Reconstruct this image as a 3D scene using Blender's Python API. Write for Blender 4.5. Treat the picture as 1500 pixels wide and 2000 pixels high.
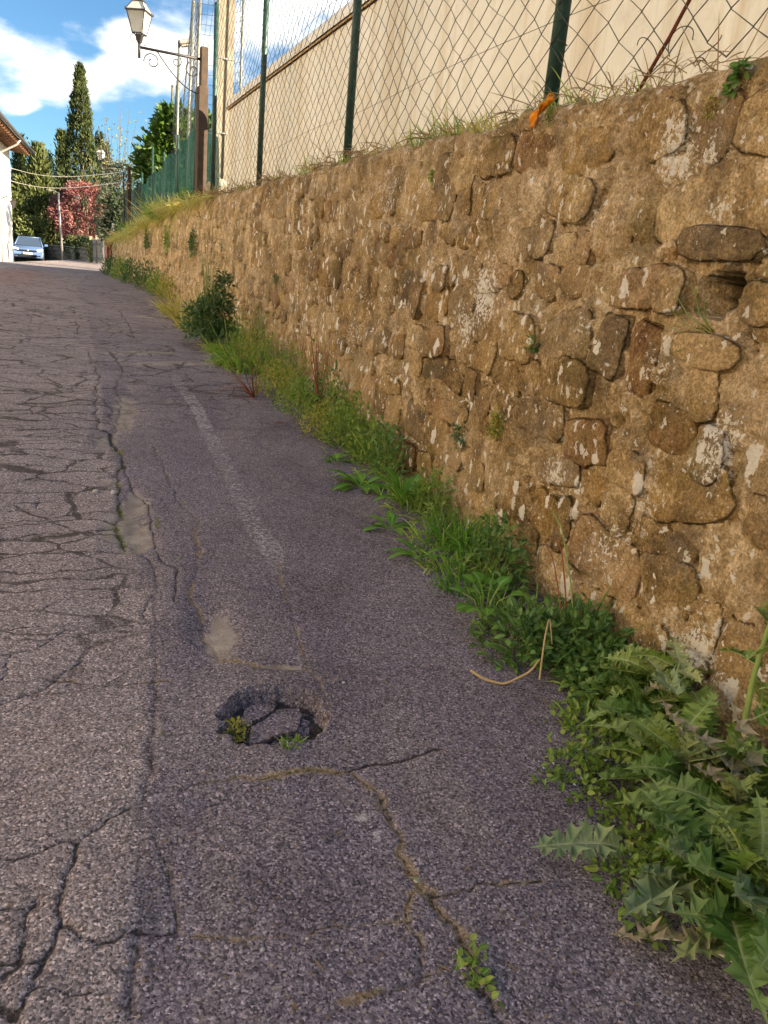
import bpy, math, random
import numpy as np
from mathutils import Matrix, Vector
random.seed(11)
rng = np.random.default_rng(11)
rad = math.radians
scene = bpy.context.scene
for o in list(bpy.data.objects):
    bpy.data.objects.remove(o)

# ---------------------------------------------------------------- camera
CAM = np.array([0.0, 0.0, 1.1])          # hand-held phone at chest height
FPX = 1500.0                              # focal length, in pixels of a 1500x2000 frame
_nad = np.array([-480.0, 5000.0, 1500.0])
_dn = _nad / np.linalg.norm(_nad)
_fw = np.array([-512.0, 0, 1500.0]); _fw[1] = -(_fw[0]*_nad[0] + _fw[2]*_nad[2]) / _nad[1]
_fw /= np.linalg.norm(_fw)
_rt = np.cross(_dn, _fw); _rt /= np.linalg.norm(_rt)
RC = np.array([_rt, _fw, -_dn])           # camera (right, down, forward) -> world
cd = bpy.data.cameras.new('camera'); cam = bpy.data.objects.new('camera', cd)
scene.collection.objects.link(cam); scene.camera = cam
cd.sensor_fit = 'VERTICAL'; cd.sensor_height = 24.0; cd.sensor_width = 18.0
cd.lens = FPX / 2000.0 * 24.0
cd.clip_start = 0.02; cd.clip_end = 3000
mw = Matrix.Identity(4)
for i in range(3):
    mw[i][0] = RC[i, 0]; mw[i][1] = -RC[i, 1]; mw[i][2] = -RC[i, 2]; mw[i][3] = CAM[i]
cam.matrix_world = mw
scene.render.resolution_x = 768; scene.render.resolution_y = 1024

# ---------------------------------------------------------------- sun, sky, exposure
SUN_EL, SUN_AZ = rad(20), rad(121)        # azimuth clockwise from +Y
SUN = Vector((math.sin(SUN_AZ)*math.cos(SUN_EL), math.cos(SUN_AZ)*math.cos(SUN_EL), math.sin(SUN_EL)))
sl = bpy.data.lights.new('sun', 'SUN'); sl.energy = 5.0; sl.angle = rad(0.55); sl.color = (1.0, 0.83, 0.60)
so = bpy.data.objects.new('sun', sl); scene.collection.objects.link(so)
so.rotation_euler = SUN.to_track_quat('Z', 'Y').to_euler(); so.location = (20, -20, 30)
scene.view_settings.view_transform = 'Standard'; scene.view_settings.look = 'None'
scene.view_settings.gamma = 1.0; scene.view_settings.use_curve_mapping = False
scene.view_settings.exposure = 2.2

def px_dir(px, py):
    d = RC @ np.array([px - 750.0, py - 1000.0, FPX]); return d / np.linalg.norm(d)

class G:
    """small helper to write node trees"""
    def __init__(s, nt): s.nt = nt; s._pos = None
    def add(s, t, props=None, ins=None):
        n = s.nt.nodes.new(t)
        for k, v in (props or {}).items(): setattr(n, k, v)
        for k, v in (ins or {}).items(): s.put(n.inputs[k], v)
        return n
    def put(s, sock, v):
        if isinstance(v, bpy.types.NodeSocket): s.nt.links.new(v, sock)
        else:
            if isinstance(v, (tuple, list)) and sock.type == 'RGBA' and len(v) == 3: v = (*v, 1)
            sock.default_value = v
    def pos(s):
        if s._pos is None: s._pos = s.add('ShaderNodeNewGeometry').outputs['Position']
        return s._pos
    def noise(s, vec, scale, detail=4, rough=.55, dist=0.0, out='Fac'):
        return s.add('ShaderNodeTexNoise', None, {'Vector': vec, 'Scale': scale, 'Detail': detail, 'Roughness': rough, 'Distortion': dist}).outputs[out]
    def vor(s, vec, scale, feature='F1', rnd=1.0):
        return s.add('ShaderNodeTexVoronoi', {'feature': feature}, {'Vector': vec, 'Scale': scale, 'Randomness': rnd})
    def math(s, op, a, b=0.5, clamp=False):
        n = s.add('ShaderNodeMath', {'operation': op, 'use_clamp': clamp}); s.put(n.inputs[0], a)
        s.put(n.inputs[1], b); return n.outputs[0]
    def vmath(s, op, a, b=(0, 0, 0)):
        n = s.add('ShaderNodeVectorMath', {'operation': op}); s.put(n.inputs[0], a)
        if op == 'SCALE': s.put(n.inputs['Scale'], b)
        else: s.put(n.inputs[1], b)
        return n.outputs['Value'] if op in ('LENGTH', 'DISTANCE', 'DOT_PRODUCT') else n.outputs[0]
    def mix(s, fac, a, b, blend='MIX'):
        n = s.add('ShaderNodeMix', {'data_type': 'RGBA', 'blend_type': blend})
        s.put(n.inputs[0], fac); s.put(n.inputs[6], a); s.put(n.inputs[7], b); return n.outputs[2]
    def mr(s, v, a, b, c=0.0, d=1.0, smooth=False):
        n = s.add('ShaderNodeMapRange', {'interpolation_type': 'SMOOTHSTEP' if smooth else 'LINEAR'})
        for k, x in enumerate((v, a, b, c, d)): s.put(n.inputs[k], x)
        return n.outputs[0]
    def ramp(s, fac, stops):
        n = s.add('ShaderNodeValToRGB', None, {'Fac': fac}); e = n.color_ramp.elements
        while len(e) < len(stops): e.new(0.5)
        for k, (p, c) in enumerate(stops):
            e[k].position = p; e[k].color = (*c, 1)
        return n.outputs[0]
    def sep(s, v):
        n = s.add('ShaderNodeSeparateColor'); s.put(n.inputs[0], v); return n.outputs
    def attr(s, name, out='Color'):
        return s.add('ShaderNodeAttribute', {'attribute_name': name}).outputs[out]
    def bump(s, h, strength=.5, dist=.01, normal=None):
        n = s.add('ShaderNodeBump', None, {'Height': h, 'Strength': strength, 'Distance': dist})
        if normal is not None: s.put(n.inputs['Normal'], normal)
        return n.outputs[0]

world = bpy.data.worlds.new('World'); scene.world = world; world.use_nodes = True
wt = world.node_tree; wt.nodes.clear(); g = G(wt)
sky = g.add('ShaderNodeTexSky', {'sky_type': 'NISHITA', 'sun_disc': False, 'sun_elevation': SUN_EL, 'sun_rotation': SUN_AZ,
                                 'altitude': 200.0, 'air_density': 1.0, 'dust_density': 0.6, 'ozone_density': 2.2})
dirv = g.add('ShaderNodeTexCoord').outputs['Generated']
blue = g.mix(1.0, sky.outputs[0], (0.48, 0.69, 0.82), 'MULTIPLY')
# cumulus: fractal density on the sky sphere, gathered where clouds stand
wv = g.vmath('MULTIPLY', dirv, (1.0, 1.0, 2.1))
n_big = g.noise(wv, 2.3, 2, .5)
n_det = g.noise(g.vmath('ADD', wv, (3.1, 0.7, 9.2)), 11.0, 7, .57, .15)
n_fine = g.noise(g.vmath('ADD', wv, (1.1, 5.7, 2.2)), 40.0, 4, .6)
dens = g.math('ADD', g.math('MULTIPLY', n_big, 0.95), g.math('ADD', g.math('MULTIPLY', n_det, 0.95), g.math('MULTIPLY', n_fine, 0.18)))
bumps = [(30, 80, .075, .30), (110, 150, .09, .22), (180, 110, .035, -.22), (250, 60, .055, .22), (300, 110, .085, .42), (180, 175, .08, .26), (420, 70, .07, .2),
         (55, 208, .022, .24), (30, 215, .02, .2), (560, 30, .09, .25), (190, 215, .014, .1), (135, 45, .024, .17), (40, 28, .06, -.34), (200, 20, .06, -.30),
         (130, 225, .05, -.25), (230, 240, .06, -.3), (90, 260, .06, -.35), (250, 330, .10, -.30), (330, 230, .05, -.22)]
for (bx_, by_, r_, a_) in bumps:
    d = g.vmath('DISTANCE', g.vmath('MULTIPLY', dirv, (1, 1, 1.7)), tuple(px_dir(bx_, by_) * np.array([1, 1, 1.7])))
    dens = g.math('ADD', dens, g.mr(d, 0.0, r_, a_, 0.0, True))
mask = g.mr(dens, 0.98, 1.34, 0.0, 1.0, True)
# a cloud's thick lower side is greyer than its crown
low = g.noise(g.vmath('ADD', wv, (3.1, 0.7, 9.29)), 11.0, 3, .5, .15)
shade = g.mr(g.math('SUBTRACT', n_det, low), -.16, .20, 0.0, 1.0)
ccol = g.mix(shade, (0.62, 0.72, 0.86), (1.12, 1.09, 1.03))
ccol = g.mix(g.mr(dens, 1.2, 1.7), ccol, (1.30, 1.25, 1.16))
bg1 = g.add('ShaderNodeBackground', None, {'Color': blue, 'Strength': 0.05})
bg2 = g.add('ShaderNodeBackground', None, {'Color': ccol, 'Strength': 0.33})
ms = g.add('ShaderNodeMixShader'); wt.links.new(mask, ms.inputs[0]); wt.links.new(bg1.outputs[0], ms.inputs[1]); wt.links.new(bg2.outputs[0], ms.inputs[2])
wo = g.add('ShaderNodeOutputWorld'); wt.links.new(ms.outputs[0], wo.inputs[0])

# ---------------------------------------------------------------- helpers
COL = scene.collection
def smooth(a, b, x):
    t = np.clip((np.asarray(x, float) - a) / (b - a), 0, 1); return t*t*(3 - 2*t)
def _hash(ix, iy, seed):
    h = (ix.astype(np.int64)*374761393 + iy.astype(np.int64)*668265263 + seed*974711) & 0x7fffffff
    h = ((h ^ (h >> 13)) * 1274126177) & 0x7fffffff
    return ((h ^ (h >> 16)) & 0xffff) / 65535.0
def vnoise(x, y, seed=0):
    x = np.asarray(x, float); y = np.asarray(y, float)
    ix = np.floor(x); iy = np.floor(y); fx = x - ix; fy = y - iy
    fx = fx*fx*(3 - 2*fx); fy = fy*fy*(3 - 2*fy)
    a = _hash(ix, iy, seed); b = _hash(ix+1, iy, seed); c = _hash(ix, iy+1, seed); d = _hash(ix+1, iy+1, seed)
    return (a*(1-fx) + b*fx)*(1-fy) + (c*(1-fx) + d*fx)*fy
def fbm(x, y, seed=0, oct=4, rough=.5):
    s = 0; a = 1; t = 0
    for k in range(oct):
        s = s + a*(vnoise(x*2**k + 17.3*k, y*2**k - 9.1*k, seed + k) - .5); t += a; a *= rough
    return s / t * 2           # about -1..1
def mesh_np(name, V, F, smooth_=True):
    V = np.asarray(V, float); F = np.asarray(F, int)
    me = bpy.data.meshes.new(name); me.vertices.add(len(V)); me.vertices.foreach_set('co', V.ravel())
    k = F.shape[1]; me.loops.add(F.size); me.loops.foreach_set('vertex_index', F.ravel())
    me.polygons.add(len(F)); me.polygons.foreach_set('loop_start', np.arange(len(F))*k)
    me.polygons.foreach_set('loop_total', np.full(len(F), k)); me.polygons.foreach_set('use_smooth', np.full(len(F), smooth_))
    me.update(calc_edges=True); return me
def link(name, me, mat, parent=None):
    o = bpy.data.objects.new(name, me); COL.objects.link(o)
    if mat is not None and me is not None and not me.materials: me.materials.append(mat)
    if parent is not None: o.parent = parent
    return o
def tag(o, label=None, cat=None, group=None, kind=None):
    if label: o['label'] = label
    if cat: o['category'] = cat
    if group: o['group'] = group
    if kind: o['kind'] = kind
    return o
def empty(name, loc, rz=0.0):
    o = bpy.data.objects.new(name, None); COL.objects.link(o); o.location = tuple(loc); o.rotation_euler = (0, 0, rz)
    o.empty_display_size = .1; return o
def put_attr(me, name, arr):
    a = me.attributes.new(name, 'FLOAT_COLOR', 'POINT'); arr = np.asarray(arr, float)
    if arr.shape[1] == 3: arr = np.hstack([arr, np.ones((len(arr), 1))])
    a.data.foreach_set('color', arr.ravel())
class MB:
    """collects polygons of any size and builds one mesh"""
    def __init__(s): s.v = []; s.f = []
    def add(s, V, F):
        k = len(s.v); s.v += [tuple(map(float, p)) for p in V]; s.f += [tuple(int(i) + k for i in f) for f in F]; return s
    def box(s, c, d, rz=0.0, M=None, bev=0.0):
        x, y, z = (t/2 for t in d); P = []
        b = min(bev, x*.9, y*.9, z*.9)
        if b <= 0:
            P = [(sx*x, sy*y, sz*z) for sz in (-1, 1) for sy in (-1, 1) for sx in (-1, 1)]
            F = [(0, 2, 3, 1), (4, 5, 7, 6), (0, 1, 5, 4), (2, 6, 7, 3), (0, 4, 6, 2), (1, 3, 7, 5)]
        else:
            for sz in (-1, 1):
                for q in ((z, b), (z-b, 0)) if sz > 0 else ((z-b, 0), (z, b)):
                    pass
            ring = lambda e: [(-x+e+b, -y+e), (x-e-b, -y+e), (x-e, -y+e+b), (x-e, y-e-b), (x-e-b, y-e), (-x+e+b, y-e), (-x+e, y-e-b), (-x+e, -y+e+b)]
            for zz, e in ((-z, b), (-z+b, 0), (z-b, 0), (z, b)): P += [(px, py, zz) for px, py in ring(e)]
            F = [tuple(range(7, -1, -1)), tuple(range(24, 32))]
            for k in range(3):
                for i in range(8): j = (i+1) % 8; F.append((k*8+i, k*8+j, k*8+8+j, k*8+8+i))
        A = Matrix.Rotation(rz, 3, 'Z') if M is None else M
        return s.add([tuple(A @ Vector(p) + Vector(c)) for p in P], F)
    def tube(s, pts, r, sides=6, cap=True):
        V, F = tube(pts, r, sides, cap); return s.add(V, F)
    def build(s, name, mat, parent=None, smooth_=False):
        me = bpy.data.meshes.new(name); me.from_pydata(s.v, [], s.f); me.update()
        if smooth_: me.polygons.foreach_set('use_smooth', [True]*len(me.polygons))
        return link(name, me, mat, parent)
def tube(pts, r, sides=6, cap=True):
    P = np.asarray(pts, float); n = len(P); rr = np.broadcast_to(np.asarray(r, float), (n,))
    T = np.gradient(P, axis=0); T /= np.linalg.norm(T, axis=1)[:, None] + 1e-12
    ref = np.array([0, 0, 1.0]) if abs(T[0][2]) < .9 else np.array([1.0, 0, 0])
    u = np.cross(T[0], ref); u /= np.linalg.norm(u); V = []
    for i in range(n):
        u = u - T[i]*np.dot(u, T[i]); u /= np.linalg.norm(u) + 1e-12; w = np.cross(T[i], u)
        for k in range(sides):
            a = 2*math.pi*k/sides; V.append(P[i] + rr[i]*(math.cos(a)*u + math.sin(a)*w))
    F = [(i*sides+k, i*sides+(k+1) % sides, (i+1)*sides+(k+1) % sides, (i+1)*sides+k) for i in range(n-1) for k in range(sides)]
    if cap: F += [tuple(range(sides-1, -1, -1)), tuple((n-1)*sides+k for k in range(sides))]
    return V, F
def lathe(prof, seg=12, a0=0.0):
    V = []; F = []
    for r, z in prof:
        for k in range(seg):
            a = a0 + 2*math.pi*k/seg; V.append((r*math.cos(a), r*math.sin(a), z))
    for i in range(len(prof)-1):
        for k in range(seg): F.append((i*seg+k, i*seg+(k+1) % seg, (i+1)*seg+(k+1) % seg, (i+1)*seg+k))
    return V, F
def new_mat(name, rough=.8, spec=.3):
    m = bpy.data.materials.new(name); m.use_nodes = True; b = m.node_tree.nodes['Principled BSDF']
    b.inputs['Roughness'].default_value = rough; b.inputs['Specular IOR Level'].default_value = spec
    return m, G(m.node_tree), b
def simple(name, c1, c2=None, scale=8.0, rough=.7, metal=0.0, spec=.3, bump=.0, bdist=.005):
    """two-tone weathered material"""
    m, g, b = new_mat(name, rough, spec); c2 = c2 or tuple(x*.7 for x in c1)
    n = g.noise(g.pos(), scale, 6, .6)
    g.put(b.inputs['Base Color'], g.mix(g.mr(n, .35, .65), c2, c1)); b.inputs['Metallic'].default_value = metal
    g.put(b.inputs['Roughness'], g.mr(n, .3, .7, rough*.85, min(1, rough*1.15)))
    if bump: g.put(b.inputs['Normal'], g.bump(g.noise(g.pos(), scale*4, 5, .6), bump, bdist))
    return m

# ---------------------------------------------------------------- the lie of the land
def zroad(x, y):
    x = np.asarray(x, float); y = np.asarray(y, float); s = .043
    z = np.where(y < 7, s*y, np.where(y < 22, s*7 + s*((y-7) - (y-7)**2/30), s*14.5))
    return z - .135*smooth(24, 36, y)*np.clip(-3.0 - x, 0, 5.0)
_wy = np.array([-6, 4, 6, 8, 10, 13, 16, 20, 27, 34, 45.0]); _wx = np.array([1.38, 1.38, 1.37, 1.30, 1.15, .80, .46, .04, -.75, -1.5, -2.8])
_ty = np.linspace(-6, 45, 1021); _tx = np.interp(_ty, _wy, _wx)
_k = np.hanning(61); _k /= _k.sum(); _tx = np.convolve(np.pad(_tx, 30, 'edge'), _k, 'valid')
def wallX(y): return np.interp(y, _ty, _tx)
def wallS(y): return (wallX(np.asarray(y)+.1) - wallX(np.asarray(y)-.1)) / .2
def topZ(y): return np.interp(y, [-6, 0, 1.6, 2.1, 2.7, 3.7, 5.3, 8, 10, 12.5, 14, 16, 19, 23.8, 45], [1.55, 1.61, 1.68, 1.71, 1.75, 1.775, 1.86, 1.915, 1.94, 1.95, 1.91, 1.78, 1.60, 1.52, 1.5])
BATTER = .03
def wallP(y, z, d=0.0):
    y = np.asarray(y, float); z = np.asarray(z, float); zg = zroad(wallX(y), y); s = wallS(y); k = np.sqrt(1 + s*s)
    x = wallX(y) + BATTER*(z - zg)
    return np.stack([x - d/k, y + d*s/k, z + 0*y], -1)
def on_ground(px, py):
    d = px_dir(px, py); d = d/d[1]; t = np.concatenate([np.arange(.3, 12, .004), np.arange(12, 80, .02)])
    P = CAM + d*t[:, None]; h = P[:, 2] - zroad(P[:, 0], P[:, 1]); i = int(np.argmax(h <= 0)); return P[i]
def on_wall(px, py, off=0.0):
    d = px_dir(px, py); d = d/d[1]; t = np.arange(.3, 45, .004); P = CAM + d*t[:, None]
    w = wallX(t) + off + BATTER*(P[:, 2] - zroad(P[:, 0], t)); i = int(np.argmax(P[:, 0] >= w)); return P[i]
def at_Y(px, py, Y):
    d = px_dir(px, py); return CAM + d/d[1]*Y

# ---------------------------------------------------------------- asphalt
m_road, g, b = new_mat('asphalt', .88, .22)
P = g.pos()
A = g.add('ShaderNodeAttribute', {'attribute_name': 'wear_and_sun'}); B = g.add('ShaderNodeAttribute', {'attribute_name': 'stain_and_sun'})
sa = g.sep(A.outputs['Color']); sb_ = g.sep(B.outputs['Color'])
crack, dirt, pale, paint = sa[0], sa[1], sa[2], A.outputs['Alpha']
moss, old, red, fine = sb_[0], sb_[1], sb_[2], B.outputs['Alpha']  # old: aged asphalt, also the painted sunlight at the far end
v1 = g.vor(g.vmath('ADD', P, g.vmath('SCALE', g.noise(P, 120, 2, .5, 0, 'Color'), .005)), 235.0); v2 = g.vor(P, 115.0)
n1 = g.noise(P, 1.7, 5, .6); n2 = g.noise(P, 14.0, 5, .65); n3 = g.noise(P, 300.0, 3, .6)
c_new = g.mix(g.mr(n1, .3, .7), (.142, .127, .153), (.198, .178, .208))
c_old_sun = g.mix(g.mr(n1, .3, .7), (.240, .210, .212), (.305, .272, .272))
col = g.mix(g.math('ADD', old, g.math('MULTIPLY', g.math('SUBTRACT', n2, .5), .5), True), c_new, c_old_sun)
col = g.mix(g.math('MULTIPLY', g.mr(g.noise(g.vmath('MULTIPLY', P, (1.6, .5, 1)), 1.1, 5, .65), .48, .68), .45), col, (.27, .235, .215))
col = g.mix(g.math('MULTIPLY', g.mr(g.noise(g.vmath('ADD', P, (5, 3, 0)), 2.6, 6, .7), .54, .70), .42), col, (.075, .064, .075))
grain = g.sep(v1.outputs['Color'])
col = g.mix(1.0, col, g.ramp(grain[0], [(0, (.30, .29, .32)), (.4, (.80, .79, .81)), (.78, (1.25, 1.23, 1.24)), (.93, (1.75, 1.72, 1.72)), (1, (2.7, 2.6, 2.55))]), 'MULTIPLY')
grain2 = g.sep(v2.outputs['Color'])
col = g.mix(1.0, col, g.ramp(g.noise(P, 380.0, 2, .6), [(.3, (.62, .62, .63)), (.7, (1.42, 1.40, 1.39))]), 'MULTIPLY')
col = g.mix(g.math('MULTIPLY', g.mr(grain2[1], .86, .9), g.mr(v2.outputs['Distance'], .45, .3)), col, (.30, .27, .25))
col = g.mix(g.math('MULTIPLY', g.mr(grain2[0], .9, .94), g.mr(v2.outputs['Distance'], .4, .25)), col, (.22, .15, .09))
# finer map of hairline cracks
wq = g.vmath('ADD', P, g.vmath('SCALE', g.noise(P, 3.2, 4, .6, 0, 'Color'), .22))
e1 = g.vor(g.vmath('MULTIPLY', wq, (1.25, 3.1, 0)), 1.0, 'DISTANCE_TO_EDGE').outputs['Distance']
e2 = g.vor(g.vmath('MULTIPLY', wq, (3.2, 5.4, 0)), 1.0, 'DISTANCE_TO_EDGE').outputs['Distance']
hair = g.math('MAXIMUM', g.math('MULTIPLY', g.mr(e1, .022, .010), g.mr(g.noise(P, .9, 3), .28, .40)),
              g.math('MULTIPLY', g.mr(e2, .034, .016), g.mr(g.noise(P, 1.3, 3), .38, .48)))
hair = g.math('MULTIPLY', hair, fine)
cn = g.math('ADD', g.math('MULTIPLY', g.math('SUBTRACT', g.noise(P, 70.0, 4, .75), .5), .62), g.math('MULTIPLY', g.math('SUBTRACT', n2, .5), .35))
crk = g.mr(g.math('ADD', crack, cn), .62, .74)
crkw = g.mr(g.math('ADD', crack, cn), .42, .70)
hair = g.math('MULTIPLY', hair, g.mr(n2, .30, .48))
rag = g.mr(g.math('ADD', dirt, g.math('ADD', g.math('MULTIPLY', g.math('SUBTRACT', n2, .5), 1.2), g.math('MULTIPLY', g.math('SUBTRACT', g.noise(P, 75.0, 4, .7), .5), 1.4))), .40, .85)
col = g.mix(rag, col, g.mix(1.0, g.mix(g.mr(n2, .3, .7), (.20, .14, .085), (.33, .26, .18)), g.ramp(grain[0], [(0, (.55, .55, .55)), (1, (1.45, 1.45, 1.45))]), 'MULTIPLY'))
pl = g.mr(g.math('ADD', pale, g.math('MULTIPLY', g.math('SUBTRACT', g.noise(P, 22.0, 6, .7), .5), 1.3)), .38, .72)
col = g.mix(g.math('MULTIPLY', pl, .85), col, g.mix(g.mr(n2, .35, .65), (.25, .215, .18), (.40, .36, .315)))
pn = g.mr(g.math('ADD', paint, g.math('MULTIPLY', g.math('SUBTRACT', g.noise(P, 60.0, 6, .8), .5), 2.3)), .52, .74)
col = g.mix(pn, col, (.47, .45, .46))
ms_ = g.mr(g.math('ADD', moss, g.math('MULTIPLY', g.math('SUBTRACT', g.noise(P, 70.0, 4, .7), .5), 1.6)), .45, .8)
col = g.mix(ms_, col, g.mix(n3, (.09, .085, .018), (.16, .19, .035)))
col = g.mix(g.math('MULTIPLY', red, .55), col, (.30, .15, .11))
col = g.mix(g.math('MAXIMUM', g.math('MULTIPLY', crkw, .30), g.math('MULTIPLY', g.math('MAXIMUM', crk, g.math('MULTIPLY', hair, .95)), .86)), col, (.030, .025, .022))
g.put(b.inputs['Base Color'], col)
hgt = g.math('ADD', g.math('MULTIPLY', g.mr(v1.outputs['Distance'], 0, .7, 1, 0), 1.0), g.math('MULTIPLY', n3, .5))
hgt = g.math('SUBTRACT', hgt, g.math('MULTIPLY', g.math('MAXIMUM', hair, crk), 3.5))
nb = g.bump(hgt, .5, .0022); nb = g.bump(n2, .35, .012, nb)
g.put(b.inputs['Normal'], nb)

def spread(a, b_, f, g0, g1=None):
    """samples from a to b_, step f growing from g0"""
    out = [a]; 
    while out[-1] < b_: out.append(out[-1] + f(out[-1]))
    return np.array(out)
xs = np.concatenate([-spread(.62, 9.5, lambda t: .0065*(1 + 2.0*(t-.62)**1.0*3), 0)[::-1], np.arange(-.614, 1.42, .0062), [1.44, 1.48, 1.55, 1.65, 1.8]])
ys = spread(.5, 62, lambda t: .0062*max(1, (t/1.7)**1.45), 0)
gx, gy = np.meshgrid(xs, ys)
h = np.zeros_like(gx)
W = np.zeros(gx.shape + (4,)); S = np.zeros(gx.shape + (4,))
soft = fbm(gx*1.1, gy*.9, 3, 3)*.010 + fbm(gx*4.5, gy*4.5, 5, 3)*.0035
h += soft*np.clip(gy/2, .6, 3)*(1 - .6*smooth(5, 15, gy))
rough_n = fbm(gx*28, gy*28, 8, 3)
def wander(pts, step=.018, amp=.006, seed=0):
    out = []; pts = [np.array(p[:2]) for p in pts]; k = 0
    for a, c in zip(pts[:-1], pts[1:]):
        L = np.linalg.norm(c - a); n = max(2, int(L/step)); nrm = np.array([-(c-a)[1], (c-a)[0]])/(L + 1e-9)
        for i in range(n):
            t = i/n; k += 1; out.append(a + (c-a)*t + nrm*amp*(fbm(np.array([k*.37]), np.array([seed*3.1]), 21, 3)[0])*2*(math.sin(math.pi*t)**.5))
    out.append(pts[-1]); return np.array(out)
gxw = gx + .0045*fbm(gx*38, gy*38, 201, 3)*np.clip(gy/2, 1, 4)**.5; gyw = gy + .0045*fbm(gx*38, gy*38, 205, 3)*np.clip(gy/2, 1, 4)**.5
def near(poly, reach):
    """distance field to a polyline, only on the part of the grid within reach"""
    x0, y0 = poly.min(0) - reach; x1, y1 = poly.max(0) + reach
    i0, i1 = np.searchsorted(ys, [y0, y1]); j0, j1 = np.searchsorted(xs, [x0, x1])
    if i1 <= i0 or j1 <= j0: return None
    D = np.full((i1-i0, j1-j0), 9.9)
    for a, c in zip(poly[:-1], poly[1:]):
        p0 = np.searchsorted(ys[i0:i1], [min(a[1], c[1])-reach, max(a[1], c[1])+reach]); q0 = np.searchsorted(xs[j0:j1], [min(a[0], c[0])-reach, max(a[0], c[0])+reach])
        X = gxw[i0+p0[0]:i0+p0[1], j0+q0[0]:j0+q0[1]]; Y = gyw[i0+p0[0]:i0+p0[1], j0+q0[0]:j0+q0[1]]
        if X.size == 0: continue
        v = c - a; t = np.clip(((X-a[0])*v[0] + (Y-a[1])*v[1])/(v@v + 1e-12), 0, 1)
        d = np.hypot(X-a[0]-v[0]*t, Y-a[1]-v[1]*t)
        sub = D[p0[0]:p0[1], q0[0]:q0[1]]; np.minimum(sub, d, out=sub)
    return D, slice(i0, i1), slice(j0, j1)
def crack_line(px, w=.006, depth=.010, dark=1.0, dirt_=0.0, moss_=0.0, lip=.0012, seed=0):
    pts = [on_ground(*p) for p in px]; dist = max(1.0, pts[len(pts)//2][1]/2.2)
    w_ = w*dist**.55; poly = wander(pts, .02*dist**.5, .008*dist**.6, seed); r = nearf = near(poly, w_*6 + .03)
    if r is None: return
    D, a, c = r; wob = 1 + .6*rough_n[a, c]
    e = np.exp(-(D/(w_*wob + 1e-4))**2); e2 = np.exp(-(D/(w_*1.7*wob + 1e-4))**2)*np.clip(.25 + 1.1*vnoise(gx[a, c]*9, gy[a, c]*9, 33), 0, 1)
    h[a, c] += -depth*.45*e + (.35*soft[a, c]*np.exp(-(D/(w_*7))**2))
    W[a, c, 0] = np.maximum(W[a, c, 0], np.clip(1 - D/(w_*2.5), 0, 1)*(.62 + .38*dark) if dark > .12 else 0); W[a, c, 1] = np.maximum(W[a, c, 1], dirt_*e2); S[a, c, 0] = np.maximum(S[a, c, 0], moss_*e2)
def blob(cx, cy, rx, ry, ang=0, power=2.0, warp=.35, seed=0):
    """soft patch given by its middle and half sizes on the photograph's ground"""
    c = on_ground(cx, cy); ex = on_ground(cx+rx, cy) - c; ey = on_ground(cx, cy-ry) - c
    M = np.linalg.inv(np.array([[ex[0], ey[0]], [ex[1], ey[1]]])); dx = gx - c[0]; dy = gy - c[1]
    u = M[0, 0]*dx + M[0, 1]*dy; v = M[1, 0]*dx + M[1, 1]*dy; ca, sa_ = math.cos(ang), math.sin(ang); u, v = u*ca - v*sa_, u*sa_ + v*ca
    m = (np.abs(u) < 3) & (np.abs(v) < 3); out = np.zeros_like(gx)
    k = 1/np.linalg.norm(ex[:2])*.8
    rr = np.hypot(u[m], v[m]) + warp*fbm(gx[m]*k*1.5, gy[m]*k*1.5, 31+seed, 4, .6); out[m] = np.clip(np.exp(-np.clip(rr, 0, 5)**power*1.2), 0, 1); return out

# older, greyer carriageway away from the wall; darker trench patch beside it
edge = wander([on_ground(*p) for p in [(248, 2000), (259, 1920), (266, 1800), (272, 1700), (280, 1569), (297, 1510), (301, 1340), (300, 1167), (262, 1070), (232, 960), (215, 860), (195, 740), (180, 640), (150, 560)]], .03, .02, 5)
ex_ = np.interp(ys, np.concatenate([[0], edge[:, 1]]), np.concatenate([[edge[0, 0]], edge[:, 0]]))
S[..., 1] = smooth(.02, -.03, gx - ex_[:, None] + .01*rough_n)*.95
S[..., 1] = np.maximum(S[..., 1], smooth(4.0, 9, gy)*.55); S[..., 1] = np.maximum(S[..., 1], smooth(20, 27, gy))  # last term pales the far road to paint in sunlight past the crest
h -= .002*smooth(0, .05, gx - ex_[:, None])*smooth(.3, .05, gx - ex_[:, None])*(1-smooth(4, 6, gy))
S[..., 2] = blob(40, 535, 75, 12, 0, 2, .2)*.9
S[..., 3] = np.clip(smooth(.05, -.1, gx - ex_[:, None]) + smooth(3.3, 6, gy)*.9, .12, 1)*smooth(1.2, 2.6, gy)
op = dict(w=.0034, depth=.009, dark=.8); och = dict(w=.006, depth=.006, dark=.35, dirt_=.95)
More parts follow.
